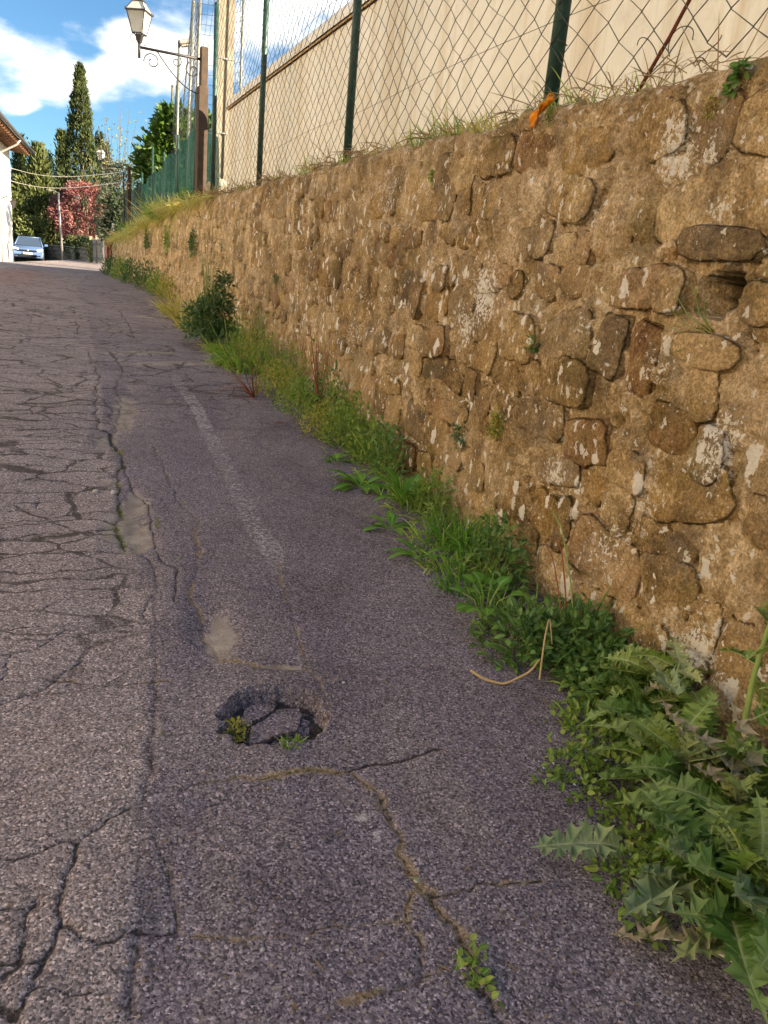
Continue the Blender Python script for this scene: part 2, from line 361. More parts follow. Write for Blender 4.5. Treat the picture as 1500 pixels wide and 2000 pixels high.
CR = [
 ([(300, 1340), (300, 1437), (296, 1512), (278, 1569)], dict(w=.010, depth=.008, dark=.25, moss_=.15)),
 ([(278, 1569), (281, 1617), (277, 1662), (263, 1700), (276, 1737), (268, 1812), (262, 1850)], dict(w=.005, depth=.004, dark=.15)),
 ([(262, 1850), (259, 1887), (259, 1944), (255, 2000)], dict(w=.007, depth=.010, dark=.45)),
 ([(0, 1677), (60, 1674), (120, 1651), (150, 1655), (180, 1629), (210, 1606), (262, 1576)], op),
 ([(150, 1655), (146, 1689), (131, 1711), (124, 1749), (118, 1786), (124, 1812), (105, 1850), (86, 1884), (67, 1921), (52, 1951), (30, 1996)], dict(w=.0040, depth=.012)),
 ([(124, 1812), (161, 1839), (191, 1850), (225, 1846), (259, 1827), (319, 1829), (338, 1824)], dict(w=.005, depth=.012, dark=.8, dirt_=.3)),
 ([(300, 1632), (322, 1681), (334, 1737), (345, 1794), (345, 1831)], dict(w=.005, depth=.007, dark=.4, dirt_=.6)),
 ([(345, 1831), (394, 1837), (500, 1831), (600, 1830), (690, 1815), (790, 1808)], dict(w=.004, depth=.006, dark=.4, dirt_=.75)),
 ([(67, 1929), (112, 1940), (169, 1942), (217, 1936)], op), ([(0, 1887), (41, 1884), (82, 1884)], op),
 ([(0, 1782), (56, 1779), (71, 1771), (112, 1786)], dict(w=.004, depth=.009, dark=.7)), ([(71, 1771), (52, 1830), (41, 1884), (0, 1932)], dict(w=.006, depth=.01, dark=.6)),
 ([(0, 1970), (22, 1985), (30, 2000)], dict(w=.008, depth=.012, dark=.8, moss_=.5)),
 ([(97, 1329), (142, 1332), (202, 1340), (244, 1338), (300, 1332), (330, 1329)], dict(w=.006, depth=.008, dark=.6, dirt_=.85, moss_=.3)),
 ([(0, 1377), (37, 1366), (97, 1340), (120, 1317), (160, 1290)], dict(w=.004, depth=.009, dark=.7)),
 ([(0, 1278), (22, 1276), (75, 1265), (130, 1231), (190, 1225), (262, 1212)], op), ([(20, 1280), (16, 1317), (0, 1330)], op),
 ([(0, 1235), (37, 1227), (139, 1224)], dict(w=.004, depth=.009)), ([(75, 1201), (127, 1171), (195, 1171), (262, 1160)], dict(w=.0035, depth=.008, dark=.7)),
 ([(350, 1553), (395, 1535), (470, 1526), (530, 1529), (605, 1514), (650, 1517), (680, 1514)], dict(w=.006, depth=.007, dark=.3, dirt_=.95, moss_=.55)),
 ([(680, 1514), (710, 1535), (740, 1553), (752, 1580), (764, 1604)], och), ([(395, 1566), (470, 1563), (530, 1550)], dict(w=.005, depth=.004, dark=.1, dirt_=.7)),
 ([(748, 1560), (756, 1600), (780, 1640), (776, 1672), (796, 1708), (820, 1740), (840, 1756)], dict(w=.009, depth=.007, dark=.25, dirt_=1.0)),
 ([(840, 1756), (852, 1780), (872, 1800), (896, 1828), (912, 1860), (924, 1900), (936, 1932), (964, 1960), (980, 2000)], dict(w=.008, depth=.010, dark=.5, dirt_=.95, moss_=.4)),
 ([(840, 1756), (892, 1748), (932, 1732), (1000, 1728), (1060, 1724)], dict(w=.005, depth=.009, dark=.6, dirt_=.7)),
 ([(816, 1740), (796, 1772), (796, 1804), (812, 1832), (820, 1880), (828, 1912)], och), ([(896, 1900), (860, 1900), (820, 1920), (772, 1936), (724, 1948), (660, 1960)], dict(w=.006, depth=.006, dark=.3, dirt_=.9, moss_=.35)),
 ([(680, 1514), (720, 1497), (748, 1496), (788, 1492), (828, 1476), (860, 1464)], dict(w=.005, depth=.012, dark=.8)),
 ([(683, 1316), (749, 1310), (800, 1301), (880, 1305)], dict(w=.0035, depth=.006, dark=.5)), ([(497, 1307), (545, 1304), (605, 1316), (622, 1330), (636, 1380), (636, 1420)], dict(w=.007, depth=.005, dark=.1, dirt_=1.0, moss_=.4)),
 ([(229, 875), (240, 894), (229, 942), (232, 972), (240, 1006), (225, 1025), (240, 1055), (244, 1070)], dict(w=.009, depth=.010, dark=.35, moss_=.85, dirt_=.4)),
 ([(244, 1070), (206, 1077), (150, 1092), (0, 1111)], op), ([(277, 1074), (296, 1100), (304, 1130), (300, 1167), (277, 1201), (296, 1224), (322, 1231), (390, 1260)], dict(w=.005, depth=.008, moss_=.3, dark=.45)),
 ([(300, 1167), (303, 1250), (300, 1340)], dict(w=.005, depth=.006, dark=.2)),
 ([(352, 972), (360, 991), (390, 1014), (379, 1044), (394, 1074), (382, 1119), (375, 1145), (371, 1167), (390, 1194), (397, 1235), (430, 1290), (497, 1305)], dict(w=.007, depth=.006, dark=.15, dirt_=.85)),
 ([(0, 1055), (75, 1040), (150, 1040), (217, 1029)], dict(w=.006, depth=.014, dirt_=.3)), ([(0, 942), (150, 935), (225, 927)], op), ([(0, 969), (94, 969), (187, 954)], op),
 ([(0, 1000), (75, 991), (110, 1004)], dict(w=.004, depth=.01)), ([(75, 972), (71, 991)], op),
 ([(0, 852), (90, 848), (180, 849)], op), ([(0, 832), (90, 834), (187, 830)], op), ([(0, 890), (110, 882), (215, 884)], op), ([(0, 800), (60, 806), (120, 790), (185, 792)], op), ([(0, 760), (100, 765), (187, 755)], dict(w=.005, depth=.01)),
 ([(0, 912), (105, 908), (200, 910)], dict(w=.004, depth=.008)), ([(240, 900), (260, 960), (290, 985), (300, 1040), (312, 1090), (345, 1110), (340, 1180)], dict(w=.005, depth=.008, dark=.6, moss_=.3)),
 ([(191, 830), (187, 792), (187, 762), (195, 740), (176, 702), (172, 684)], dict(w=.007, depth=.009, dark=.40, dirt_=.5)), ([(215, 860), (235, 800), (228, 760), (240, 721)], dict(w=.007, depth=.007, dark=.3, dirt_=.6)),
 ([(187, 830), (215, 835), (229, 875)], dict(w=.009, depth=.016, dark=.9)),
 ([(112, 609), (187, 605), (260, 620)], op), ([(0, 654), (56, 652), (150, 652), (169, 646)], op), ([(56, 672), (60, 631), (71, 597)], op), ([(150, 624), (154, 650)], op), ([(232, 605), (251, 631), (262, 660)], op), ([(127, 680), (210, 684), (240, 721)], dict(w=.006, depth=.012, dirt_=.6, dark=.5)),
 ([(0, 690), (80, 700), (165, 690)], dict(w=.005, depth=.01)), ([(0, 725), (60, 735), (180, 728)], dict(w=.005, depth=.01)),
 ([(300, 870), (330, 930), (345, 975)], dict(w=.005, depth=.006, dark=.4, dirt_=.6)), ([(400, 868), (480, 868), (560, 865)], dict(w=.006, depth=.005, dark=.2, dirt_=.7, moss_=.4)),
 ([(545, 1100), (556, 1160), (575, 1220), (590, 1270), (600, 1310)], dict(w=.006, depth=.004, dark=.15, dirt_=.75)),
]
for k, (p, kw) in enumerate(CR): crack_line(p, seed=k, **kw)
for (cx, cy, rx, ry, a, q, d) in [(240, 1030, 46, 42, .3, 1.0, .012), (262, 985, 32, 30, 0, .95, .012), (240, 805, 34, 42, 0, .8, .012), (212, 937, 38, 7, 0, .8, .008), (205, 855, 26, 24, 0, .85, .014), (430, 1245, 38, 50, -.5, .9, .008), (545, 1308, 50, 9, 0, .6, .003),
                              (255, 760, 24, 14, 0, .55, .008), (270, 1045, 34, 28, .2, .9, .012), (335, 786, 22, 4, 0, .75, 0), (155, 775, 8, 4, 0, .8, 0), (340, 713, 120, 5, 0, .9, -.012), (270, 692, 90, 5, 0, .8, -.010), (290, 619, 42, 4, 0, .9, -.012), (215, 640, 40, 8, 0, .4, .01), (140, 545, 50, 3, 0, .4, 0), (660, 1335, 16, 8, .3, .5, -.006), (240, 705, 60, 6, 0, .5, 0)]:  # the thin raised bands carry sunlight streaks painted pale
    m = blob(cx, cy, rx, ry, a, 3.0, .45, int(cx)); W[..., 2] = np.maximum(W[..., 2], q*m); h -= d*m
for (cx, cy, rx, ry, q) in [(235, 880, 10, 14, .8), (232, 945, 9, 18, .8), (308, 1020, 7, 20, .8), (345, 1085, 10, 7, .6), (640, 1322, 14, 7, .6), (300, 890, 12, 16, .5), (335, 1330, 16, 6, .5), (205, 1340, 18, 5, .4), (318, 1440, 7, 10, .6), (915, 1885, 12, 30, .5), (900, 1845, 9, 12, .6), (650, 1517, 40, 7, .6), (740, 1935, 22, 10, .5), (280, 1165, 22, 5, .5), (440, 1210, 8, 6, .3)]:
    S[..., 0] = np.maximum(S[..., 0], q*blob(cx, cy, rx, ry, 0, 2.5, .5, int(cy)))
# faded white edge line
pl_ = wander([on_ground(*p) for p in [(340, 735), (385, 800), (420, 870), (450, 930), (490, 1010), (530, 1075), (548, 1130), (575, 1200), (600, 1290)]], .05, .006, 9)
r = near(pl_, .12); D, a, c = r
fade = smooth(2.0, 2.8, gy[a, c])*(1 - .25*smooth(5, 7, gy[a, c]))
W[a, c, 3] = np.maximum(W[a, c, 3], smooth(.058, .036, D)*(.53 + .13*fbm(gx[a, c]*2.3, gy[a, c]*2.3, 77, 3))*fade + .02)
W[..., 3] = np.maximum(W[..., 3], .68*blob(715, 1600, 42, 17, -.9, 3, .5, 2)); W[..., 3] = np.maximum(W[..., 3], .62*blob(738, 1640, 15, 16, 0, 3, .5, 4))
# bulges and dips of the patched asphalt round the pothole
for (cx, cy, rx, ry, d) in [(520, 1405, 190, 95, .016), (370, 1460, 70, 70, .010), (560, 1500, 150, 30, .010), (470, 1580, 120, 18, -.010), (560, 1660, 180, 80, .012), (180, 1480, 150, 120, .008), (370, 1410, 60, 40, -.006), (395, 1225, 40, 60, -.014), (200, 1780, 90, 80, .010), (930, 1600, 150, 120, .006), (345, 1190, 40, 60, .008)]:
    h += d*blob(cx, cy, rx, ry, 0, 2.0, .2, int(cx+cy))
# the pothole: a sunken, steep-sided hollow
PH = np.array([on_ground(*p)[:2] for p in [(431, 1427), (428, 1409), (440, 1385), (455, 1370), (482, 1358), (500, 1352), (536, 1352), (560, 1349), (590, 1355), (614, 1367), (630, 1394), (636, 1424), (627, 1439), (605, 1454), (578, 1457), (545, 1457), (518, 1463), (482, 1463), (452, 1454)]])
phw = wander(list(PH) + [PH[0]], .008, .016, 3)
D, a, c = near(phw, .30); X, Y = gx[a, c], gy[a, c]; ins = np.zeros(X.shape, bool)
for (x0, y0), (x1, y1) in zip(phw[:-1], phw[1:]):
    cond = ((y0 > Y) != (y1 > Y)) & (X < (x1-x0)*(Y-y0)/(y1-y0 + 1e-12) + x0); ins ^= cond
sd = np.where(ins, -D, D); PD = .046
h[a, c] += -PD*smooth(.002, -.007, sd) + np.where(ins, .010*fbm(X*30, Y*30, 51, 3), 0)
W[a, c, 1] = np.maximum(W[a, c, 1], np.where(ins, .30 + .4*fbm(X*14, Y*14, 4, 3), 0)*smooth(-.012, -.03, sd)); W[a, c, 0] = np.maximum(W[a, c, 0], np.where(ins, .80*smooth(-.002, -.012, sd), 0)); 
z = zroad(gx, gy) + h*(1 - .55*smooth(8, 16, gy))
ny_, nx_ = gx.shape; idx = np.arange(ny_*nx_).reshape(ny_, nx_)
F = np.stack([idx[:-1, :-1], idx[:-1, 1:], idx[1:, 1:], idx[1:, :-1]], -1).reshape(-1, 4)
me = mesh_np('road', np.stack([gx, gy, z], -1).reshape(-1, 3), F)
put_attr(me, 'wear_and_sun', W.reshape(-1, 4)); put_attr(me, 'stain_and_sun', S.reshape(-1, 4))
road = tag(link('road', me, m_road), kind='structure')
_zi = z
def surf(x, y):
    """height of the finished road surface"""
    i = min(max(int(np.searchsorted(ys, y)), 0), len(ys)-1); j = min(max(int(np.searchsorted(xs, x)), 0), len(xs)-1); return float(_zi[i, j])
# broken slabs lying in the pothole
m_slab = simple('broken_asphalt', (.085, .075, .082), (.05, .043, .046), 90, .9, 0, .2, .9, .006)
def chunk(poly_px, top, thick, tilt, seed):
    P = np.array([on_ground(*p)[:2] for p in poly_px]); c = P.mean(0); Q = wander(list(P) + [P[0]], .014, .004, seed)[:-1]; zc = float(zroad(c[0], c[1])); V = []; F = []
    n = len(Q); rings = [(1.0, -thick), (1.02, -.004), (.985, 0), (.6, 0), (.25, 0)]
    for s, dz in rings:
        for q in Q:
            p = c + (q - c)*s; e = .004*fbm(np.array([p[0]*40]), np.array([p[1]*40]), 60+seed, 3)[0]; V.append((p[0]-c[0], p[1]-c[1], dz + e + (p[0]-c[0])*tilt[0] + (p[1]-c[1])*tilt[1]))
    V.append((0, 0, .002)); m = MB()
    for k in range(4):
        for i in range(n): j = (i+1) % n; F.append((k*n+i, k*n+j, k*n+n+j, k*n+n+i))
    for i in range(n): F.append((4*n+i, 4*n+(i+1) % n, 5*n))
    m.add(V, F); o = m.build('broken_slab', m_road, road, False); put_attr(o.data, 'wear_and_sun', np.tile([.0, .12, 0, 0], (len(V), 1))); put_attr(o.data, 'stain_and_sun', np.tile([.0, 0, 0, 0], (len(V), 1))); o.location = (c[0], c[1], zc + top); return o
rg3 = lambda L: [(x/3.333+350, y/3.333+1250) for x, y in L]
chunk(rg3([(470, 520), (650, 405), (785, 395), (790, 480), (765, 565), (640, 590), (585, 615), (465, 640)]), -.016, .035, (.05, -.06), 1)
chunk(rg3([(425, 420), (500, 368), (640, 375), (618, 415), (470, 495), (420, 520)]), -.019, .035, (-.05, .06), 2)
chunk(rg3([(800, 450), (855, 475), (840, 565), (780, 575), (790, 500)]), -.026, .03, (.1, .1), 3)
chunk(rg3([(470, 665), (600, 635), (700, 620), (690, 660), (560, 690)]), -.038, .02, (.0, .15), 4)

for k_ in range(22):
    a_ = rng.uniform(0, 2*math.pi); cx, cy_ = 533 + 88*math.cos(a_)*rng.uniform(.6, .98), 1408 + 44*math.sin(a_)*rng.uniform(.6, .98); r_ = rng.uniform(4, 11)
    chunk([(cx + r_*math.cos(t)*rng.uniform(.6, 1.3), cy_ + .6*r_*math.sin(t)*rng.uniform(.6, 1.3)) for t in np.linspace(0, 2*math.pi, 6)[:-1]], -.030 + .012*rng.random(), .022, (rng.normal(0, .3), rng.normal(0, .3)), 10 + k_)
# ---------------------------------------------------------------- wide ground sheet
m_ground, g, b = new_mat('dry_ground', .95, .1)
n = g.noise(g.pos(), .6, 6, .6)
g.put(b.inputs['Base Color'], g.ramp(n, [(.3, (.07, .08, .03)), (.5, (.12, .11, .05)), (.7, (.18, .14, .08))]))
g.put(b.inputs['Normal'], g.bump(g.noise(g.pos(), 9, 5, .7), .6, .05))
gxs = np.array([-900, -300, -100, -50, -30, -20, -15, -12, -10, -8, -6, -4.5, -3, -1.5, 0, 1, 2, 3, 5, 8, 12, 20, 40, 100, 300, 900.]); gys = np.concatenate([[-600, -200, -60, -20, -8, -4], np.arange(-2, 66, 1.0), [75, 100, 150, 300, 700, 1500]])
X, Y = np.meshgrid(gxs, gys); Z = zroad(X, np.clip(Y, -10, 60)) - np.where((Y < 62.5) & (X > -9.6), .11, .02) - .02*np.clip(Y - 60, 0, 40)
Z -= 0
ii = np.arange(X.size).reshape(X.shape); F = np.stack([ii[:-1, :-1], ii[:-1, 1:], ii[1:, 1:], ii[1:, :-1]], -1).reshape(-1, 4)
tag(link('ground', mesh_np('ground', np.stack([X, Y, Z], -1).reshape(-1, 3), F), m_ground), kind='structure')

# ---------------------------------------------------------------- rubble retaining wall
def wall_material(name, stops, light, lich_amt, per_stone):
    m, g, b = new_mat(name, .93, .12); P = g.pos()
    n1 = g.noise(P, 2.6, 5, .6); n2 = g.noise(P, 11.0, 6, .65); n3 = g.noise(P, 55.0, 6, .7)
    f = g.math('ADD', g.math('MULTIPLY', n1, .36), g.math('ADD', g.math('MULTIPLY', n2, .42), g.math('MULTIPLY', n3, .42)))
    if per_stone:
        o = g.add('ShaderNodeObjectInfo').outputs['Random']; f = g.math('ADD', f, g.mr(o, 0, 1, -.09, .07))
    f = g.mr(f, .30, .90, .215, .985)
    col = g.ramp(f, stops)
    if per_stone: # iron-red, grey and ochre beds of sandstone
        o2 = g.math('FRACT', g.math('MULTIPLY', o, 7.13))
        col = g.mix(g.math('MULTIPLY', g.mr(o2, .86, .88), .35), col, (.25, .10, .045)); col = g.mix(g.math('MULTIPLY', g.mr(o2, .16, .13), .4), col, (.20, .165, .125))
        col = g.mix(g.math('MULTIPLY', g.math('MULTIPLY', g.mr(o2, .4, .45), g.mr(o2, .6, .55)), .4), col, (.42, .25, .07))
    col = g.mix(g.math('MULTIPLY', g.mr(g.noise(g.vmath('ADD', P, (4, 4, 4)), 4.6, 6, .7), .50, .66), .66), col, (.095, .068, .042))
    col = g.mix(g.math('MULTIPLY', g.mr(g.noise(g.vmath('ADD', P, (9, 2, 1)), 1.6, 4, .6), .50, .66), .45), col, light)
    col = g.mix(g.math('MULTIPLY', g.mr(g.noise(g.vmath('ADD', P, (1, 12, 3)), 3.3, 5, .6), .52, .68), .55), col, (.20, .155, .05))   # olive algae
    col = g.mix(g.math('MULTIPLY', g.mr(g.noise(g.vmath('ADD', P, (21, 2, 8)), 5.5, 5, .65), .55, .66), .55), col, (.21, .175, .135))   # grey weathered skin
    # crusts of white lichen: scattered spots, and crowds of flecks
    D = g.attr('lich_shade'); sd = g.sep(D)
    Pw = g.vmath('ADD', g.vmath('MULTIPLY', P, (1.15, 1.15, .66)), g.vmath('SCALE', g.noise(P, 28, 3, .6, 0, 'Color'), .055))
    v = g.vor(Pw, 11.0); vc = g.sep(v.outputs['Color'])
    spot = g.math('MULTIPLY', g.mr(vc[0], .62, .63), g.mr(g.math('SUBTRACT', g.math('ADD', v.outputs['Distance'], g.math('MULTIPLY', g.math('SUBTRACT', n3, .5), .25)), g.math('MULTIPLY', vc[1], .18)), .12, .10))
    v2 = g.vor(Pw, 26.0); v2c = g.sep(v2.outputs['Color'])
    spot2 = g.math('MULTIPLY', g.mr(v2c[0], .58, .60), g.mr(g.math('SUBTRACT', v2.outputs['Distance'], g.math('MULTIPLY', v2c[2], .2)), .17, .14))
    crowd = g.math('MULTIPLY', g.mr(g.math('ADD', g.noise(P, 62.0, 5, .75), g.math('MULTIPLY', sd[0], .23)), .63, .67), 1.0)
    lm = g.math('MULTIPLY', g.math('MAXIMUM', g.math('MAXIMUM', spot, g.math('MULTIPLY', spot2, .8)), crowd), lich_amt, True)
    col = g.mix(1.0, col, g.ramp(g.noise(P, 120.0, 5, .75), [(.32, (.42, .40, .37)), (.5, (1.0, 1.0, 1.0)), (.70, (1.55, 1.55, 1.55))]), 'MULTIPLY')
    col = g.mix(lm, col, g.mix(n2, (.80, .76, .68), (.93, .91, .86)))
    col = g.mix(g.math('MULTIPLY', g.mr(sd[1], .3, .8), .88), col, (.035, .028, .018))  # painted shade inside the hole
    g.put(b.inputs['Base Color'], col)
    hh = g.math('ADD', g.math('MULTIPLY', n3, 1.0), g.math('MULTIPLY', g.noise(P, 190.0, 4, .7), .45))
    nb = g.bump(hh, 1.0, .018); nb = g.bump(n2, .8, .045, nb); g.put(b.inputs['Normal'], nb); return m
m_mortar = wall_material('old_lime_mortar', [(.40, (0.131, 0.085, 0.038)), (.51, (0.333, 0.228, 0.112)), (.61, (0.504, 0.370, 0.203)), (.74, (0.806, 0.648, 0.449))], (0.665, 0.514, 0.342), 1.0, False)
m_stone = wall_material('rubble_sandstone', [(.40, (0.116, 0.074, 0.032)), (.51, (0.293, 0.196, 0.087)), (.61, (0.464, 0.324, 0.155)), (.74, (0.706, 0.545, 0.321))], (0.585, 0.432, 0.257), 1.0, True)
def lich_shade_field(y, z):
    """where the lichen crowds, and where water keeps the wall dark"""
    out = np.zeros(np.shape(y) + (3,))
    for (px, py, r, q) in [(945, 575, .13, .9), (905, 640, .10, .7), (1325, 260, .08, .7), (1320, 300, .09, .8), (1390, 300, .04, .9), (1400, 410, .05, .7), (1280, 720, .05, .5), (1420, 850, .07, .75), (1400, 905, .06, .7), (1085, 925, .07, .7), (1260, 980, .07, .5), (1350, 1280, .10, .9), (1190, 1060, .10, .5), (1100, 1180, .12, .5), (560, 560, .2, .3), (760, 380, .15, .4), (690, 640, .2, .35), (1150, 640, .06, .4)]:
        p = on_wall(px, py); d = np.hypot(y - p[1], z - p[2])/r; out[..., 0] = np.maximum(out[..., 0], q*np.exp(-d**2))
    q_ = on_wall(1398, 572); out[..., 1] = .95*smooth(1.22, .95, np.sqrt(((y-q_[1])/.074)**2 + ((z-q_[2])/.053)**2))  # darkness painted into the hole from its rim, standing in for shade
    return out
hole = on_wall(1398, 572)
wy_ = spread(.35, 24.0, lambda t: .0125 if t < 2.6 else min(.0125*(t/2.6)**1.3, .12), 0)
nf, nc, nt_ = 128, 7, 10
T = np.concatenate([np.linspace(0, 1, nf)])
yy = np.repeat(wy_[:, None], nf + nc + nt_, 1); ztop = topZ(wy_) + .030*fbm(wy_*2.1, wy_*0, 41, 4) + .02*fbm(wy_*9, wy_*0, 42, 2); zg = zroad(wallX(wy_), wy_) - .06
ZZ = np.zeros_like(yy); BK = np.zeros_like(yy); RC_ = .045
ZZ[:, :nf] = zg[:, None] + (ztop - RC_ - zg)[:, None]*T[None]
for k in range(nc):
    a = (k+1)/nc*math.pi/2; ZZ[:, nf+k] = ztop - RC_ + RC_*math.sin(a); BK[:, nf+k] = RC_*(1-math.cos(a))
for k in range(nt_):
    ZZ[:, nf+nc+k] = ztop - .004*(k+1) + .03*fbm(wy_*5, wy_*0 + k*.7, 44, 3); BK[:, nf+nc+k] = RC_ + .05*(k+1)
def relief(y, z):
    return .020*fbm(y*2.2, z*2.2, 70, 3) + .019*fbm(y*8, z*8, 71, 4, .65) + .010*fbm(y*30, z*30, 72, 3) - .018*smooth(.66, .84, vnoise(y*17, z*17, 74)) - .010*smooth(.72, .86, vnoise(y*31, z*40, 75))
DD = relief(yy, ZZ)
# stones: courses of uneven rubble
stones = []
zc = 0.06
k = 0
hy, hz = hole[1], hole[2]
while zc < 2.1:
    hc = rng.uniform(.085, .19); y = .45 + rng.uniform(0, .2)
    while y < 23.8:
        L = rng.uniform(.08, .36)*(1 if hc > .12 else .85); k += 1
        yc = y + L/2; zb = float(zroad(wallX(yc), yc)) + zc + hc/2 + rng.normal(0, .018)
        y += L + rng.uniform(.004, .03)
        if rng.random() < .08: continue
        if zb + hc*.45 > float(topZ(yc)) - .01: continue
        if abs(yc-hy) < .09 + L*.72 and abs(zb-hz) < .07 + hc*.75: continue
        stones.append(dict(y=yc, z=zb, a=L/2*rng.uniform(.95, 1.12), b=hc/2*rng.uniform(.92, 1.18), rot=rng.normal(0, .13), p=rng.uniform(2.6, 6.0), proud=rng.choice([-.006, .000, .007, .015], p=[.26, .34, .28, .12] if yc > 3 else [.26, .40, .26, .08]), seed=k, open=rng.random() < .50))
    zc += hc + rng.uniform(.006, .022)
# stones that frame the putlog hole
for (dy, dz, a_, b_) in [(-.03, .118, .16, .042), (.172, -.02, .070, .050), (-.172, .00, .065, .060), (.02, -.142, .13, .042)]:
    k += 1; stones.append(dict(y=hy-dy, z=hz+dz, a=a_, b=b_, rot=.05, p=3, proud=.026, seed=k, open=True))
def s_rad(s, th):
    e = (np.abs(np.cos(th)/s['a'])**s['p'] + np.abs(np.sin(th)/s['b'])**s['p'])**(-1/s['p'])
    return e*(1.04 + .26*fbm(np.cos(th)*1.6 + s['seed'], np.sin(th)*1.6 + 5, 80, 4, .6))
# mortar washed out along some joints, and the hole
for s in stones:
    m0, m1 = np.searchsorted(wy_, [s['y']-s['a']*1.5-.04, s['y']+s['a']*1.5+.04]); Y = yy[m0:m1, :nf]; Z = ZZ[m0:m1, :nf]
    u = Y - s['y']; v = Z - s['z']; c_, s_ = math.cos(s['rot']), math.sin(s['rot']); u, v = u*c_ + v*s_, -u*s_ + v*c_
    r_ = np.hypot(u, v)/s_rad(s, np.arctan2(v, u)); sub = DD[m0:m1, :nf]
    if s['open']:
        sub -= (.015 if s['y'] < 8 else .010)*np.exp(-((r_-1.03)/.10)**2)*smooth(.35, .6, vnoise(Y*7+s['seed'], Z*7, 90)); 
    sub -= .004*smooth(1.0, .6, r_)
Y, Z = yy[:, :nf], ZZ[:, :nf]
hd = np.sqrt(((Y-hy)/.076)**2 + ((Z-hz+.15*(Y-hy))/.055)**2) + .25*fbm(Y*30, Z*30, 95, 3)
DD[:, :nf] -= .30*smooth(1.15, .85, hd)
for (px, py, r_, dp) in [(655, 388, .022, .05), (690, 390, .014, .04), (1120, 665, .02, .03), (635, 395, .015, .04), (583, 387, .02, .05), (1370, 655, .03, .05), (1062, 318, .03, .03), (1010, 415, .04, .03), (1295, 400, .035, .03), (1270, 270, .03, .035), (755, 560, .03, .03), (1250, 815, .03, .03)]:
    p = on_wall(px, py); DD[:, :nf] -= dp*np.exp(-(((Y-p[1])/r_)**2 + ((Z-p[2])/(r_*.6))**2)**2)
Pw = wallP(yy, ZZ, DD); Pw[..., 0] += BK
nyw, nxw = yy.shape; idx = np.arange(nyw*nxw).reshape(nyw, nxw)
F = np.stack([idx[:-1, :-1], idx[:-1, 1:], idx[1:, 1:], idx[1:, :-1]], -1).reshape(-1, 4)
stone_wall = empty('stone_wall', (0, 0, 0)); tag(stone_wall, 'old ochre rubble stone retaining wall with white lichen spots beside the road', 'wall')
me = mesh_np('mortar', Pw.reshape(-1, 3), F); put_attr(me, 'lich_shade', lich_shade_field(yy, ZZ).reshape(-1, 3)); link('mortar', me, m_mortar, stone_wall)
def stone_arrays(s, rings, seg):
    th = np.linspace(0, 2*math.pi, seg, endpoint=False); R_ = s_rad(s, th); V = []; c_, s_ = math.cos(s['rot']), math.sin(s['rot'])
    rr = np.concatenate([[0], 1 - (1-np.linspace(0, 1, rings)[1:-1])**1.5, [.94, 1.0, 1.03]])[1:]
    U = [np.zeros(1)]; Vv = [np.zeros(1)]; H = [np.ones(1)]
    for q in rr: U.append(R_*q*np.cos(th)); Vv.append(R_*q*np.sin(th)); H.append(np.full(seg, 1 - q**9 if q < 1 else (0 if q == 1 else -2)))
    U = np.concatenate(U); Vv = np.concatenate(Vv); H = np.concatenate(H)
    y = s['y'] + U*c_ - Vv*s_; z_ = s['z'] + U*s_ + Vv*c_
    base = .020*fbm(y*2.2, z_*2.2, 70, 3)
    face = s['proud'] + .011*fbm(y*9 + s['seed']*3.7, z_*15, 101, 4, .6) + .004*fbm(y*40, z_*50, 102, 2) + .06*(z_-s['z'])*math.sin(s['seed']*2.3) + .06*(y-s['y'])*math.cos(s['seed']*1.7)
    d = base + np.where(H >= 0, face + .004 - (1-np.clip(H, 0, 1))*.018, -.035)
    n = len(rr); Q = []
    T3 = [(0, 1+k, 1+(k+1) % seg) for k in range(seg)]
    for i in range(n-1):
        for k in range(seg):
            a = 1+i*seg+k; b_ = 1+i*seg+(k+1) % seg; T3 += [(a, a+seg, b_+seg), (a, b_+seg, b_)]
    return y, z_, wallP(y, z_, d), np.array(T3)[:, ::1]
def vis_size(s):
    p = wallP(s['y'], s['z']); q = RC.T @ (p - CAM)
    if q[2] < .2: return 0
    u, v = 750 + FPX*q[0]/q[2], 1000 + FPX*q[1]/q[2]
    return (s['a']*s['b']/q[2]**2*(p[0]/np.linalg.norm(p[:2])))*(1 if (-60 < u < 1600 and -60 < v < 2100) else 0)
order = sorted(stones, key=vis_size, reverse=True); rv, rf, rl, off = [], [], [], 0
for i, s in enumerate(order):
    if vis_size(s) == 0: continue
    near_ = i < 300
    y, z_, V, T3 = stone_arrays(s, 8 if s['y'] < 4 else 5, 26 if s['y'] < 4 else 16) if near_ else stone_arrays(s, 4, 11)
    lf = lich_shade_field(y, z_)
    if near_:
        c = V[0].copy(); me = mesh_np('stone', V - c, T3); put_attr(me, 'lich_shade', lf); o = link('stone', me, m_stone, stone_wall); o.location = tuple(c)
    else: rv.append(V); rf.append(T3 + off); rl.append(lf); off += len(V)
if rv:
    me = mesh_np('far_stones', np.concatenate(rv), np.concatenate(rf)); put_attr(me, 'lich_shade', np.concatenate(rl)); tag(link('far_stones', me, m_stone, stone_wall), kind='stuff')

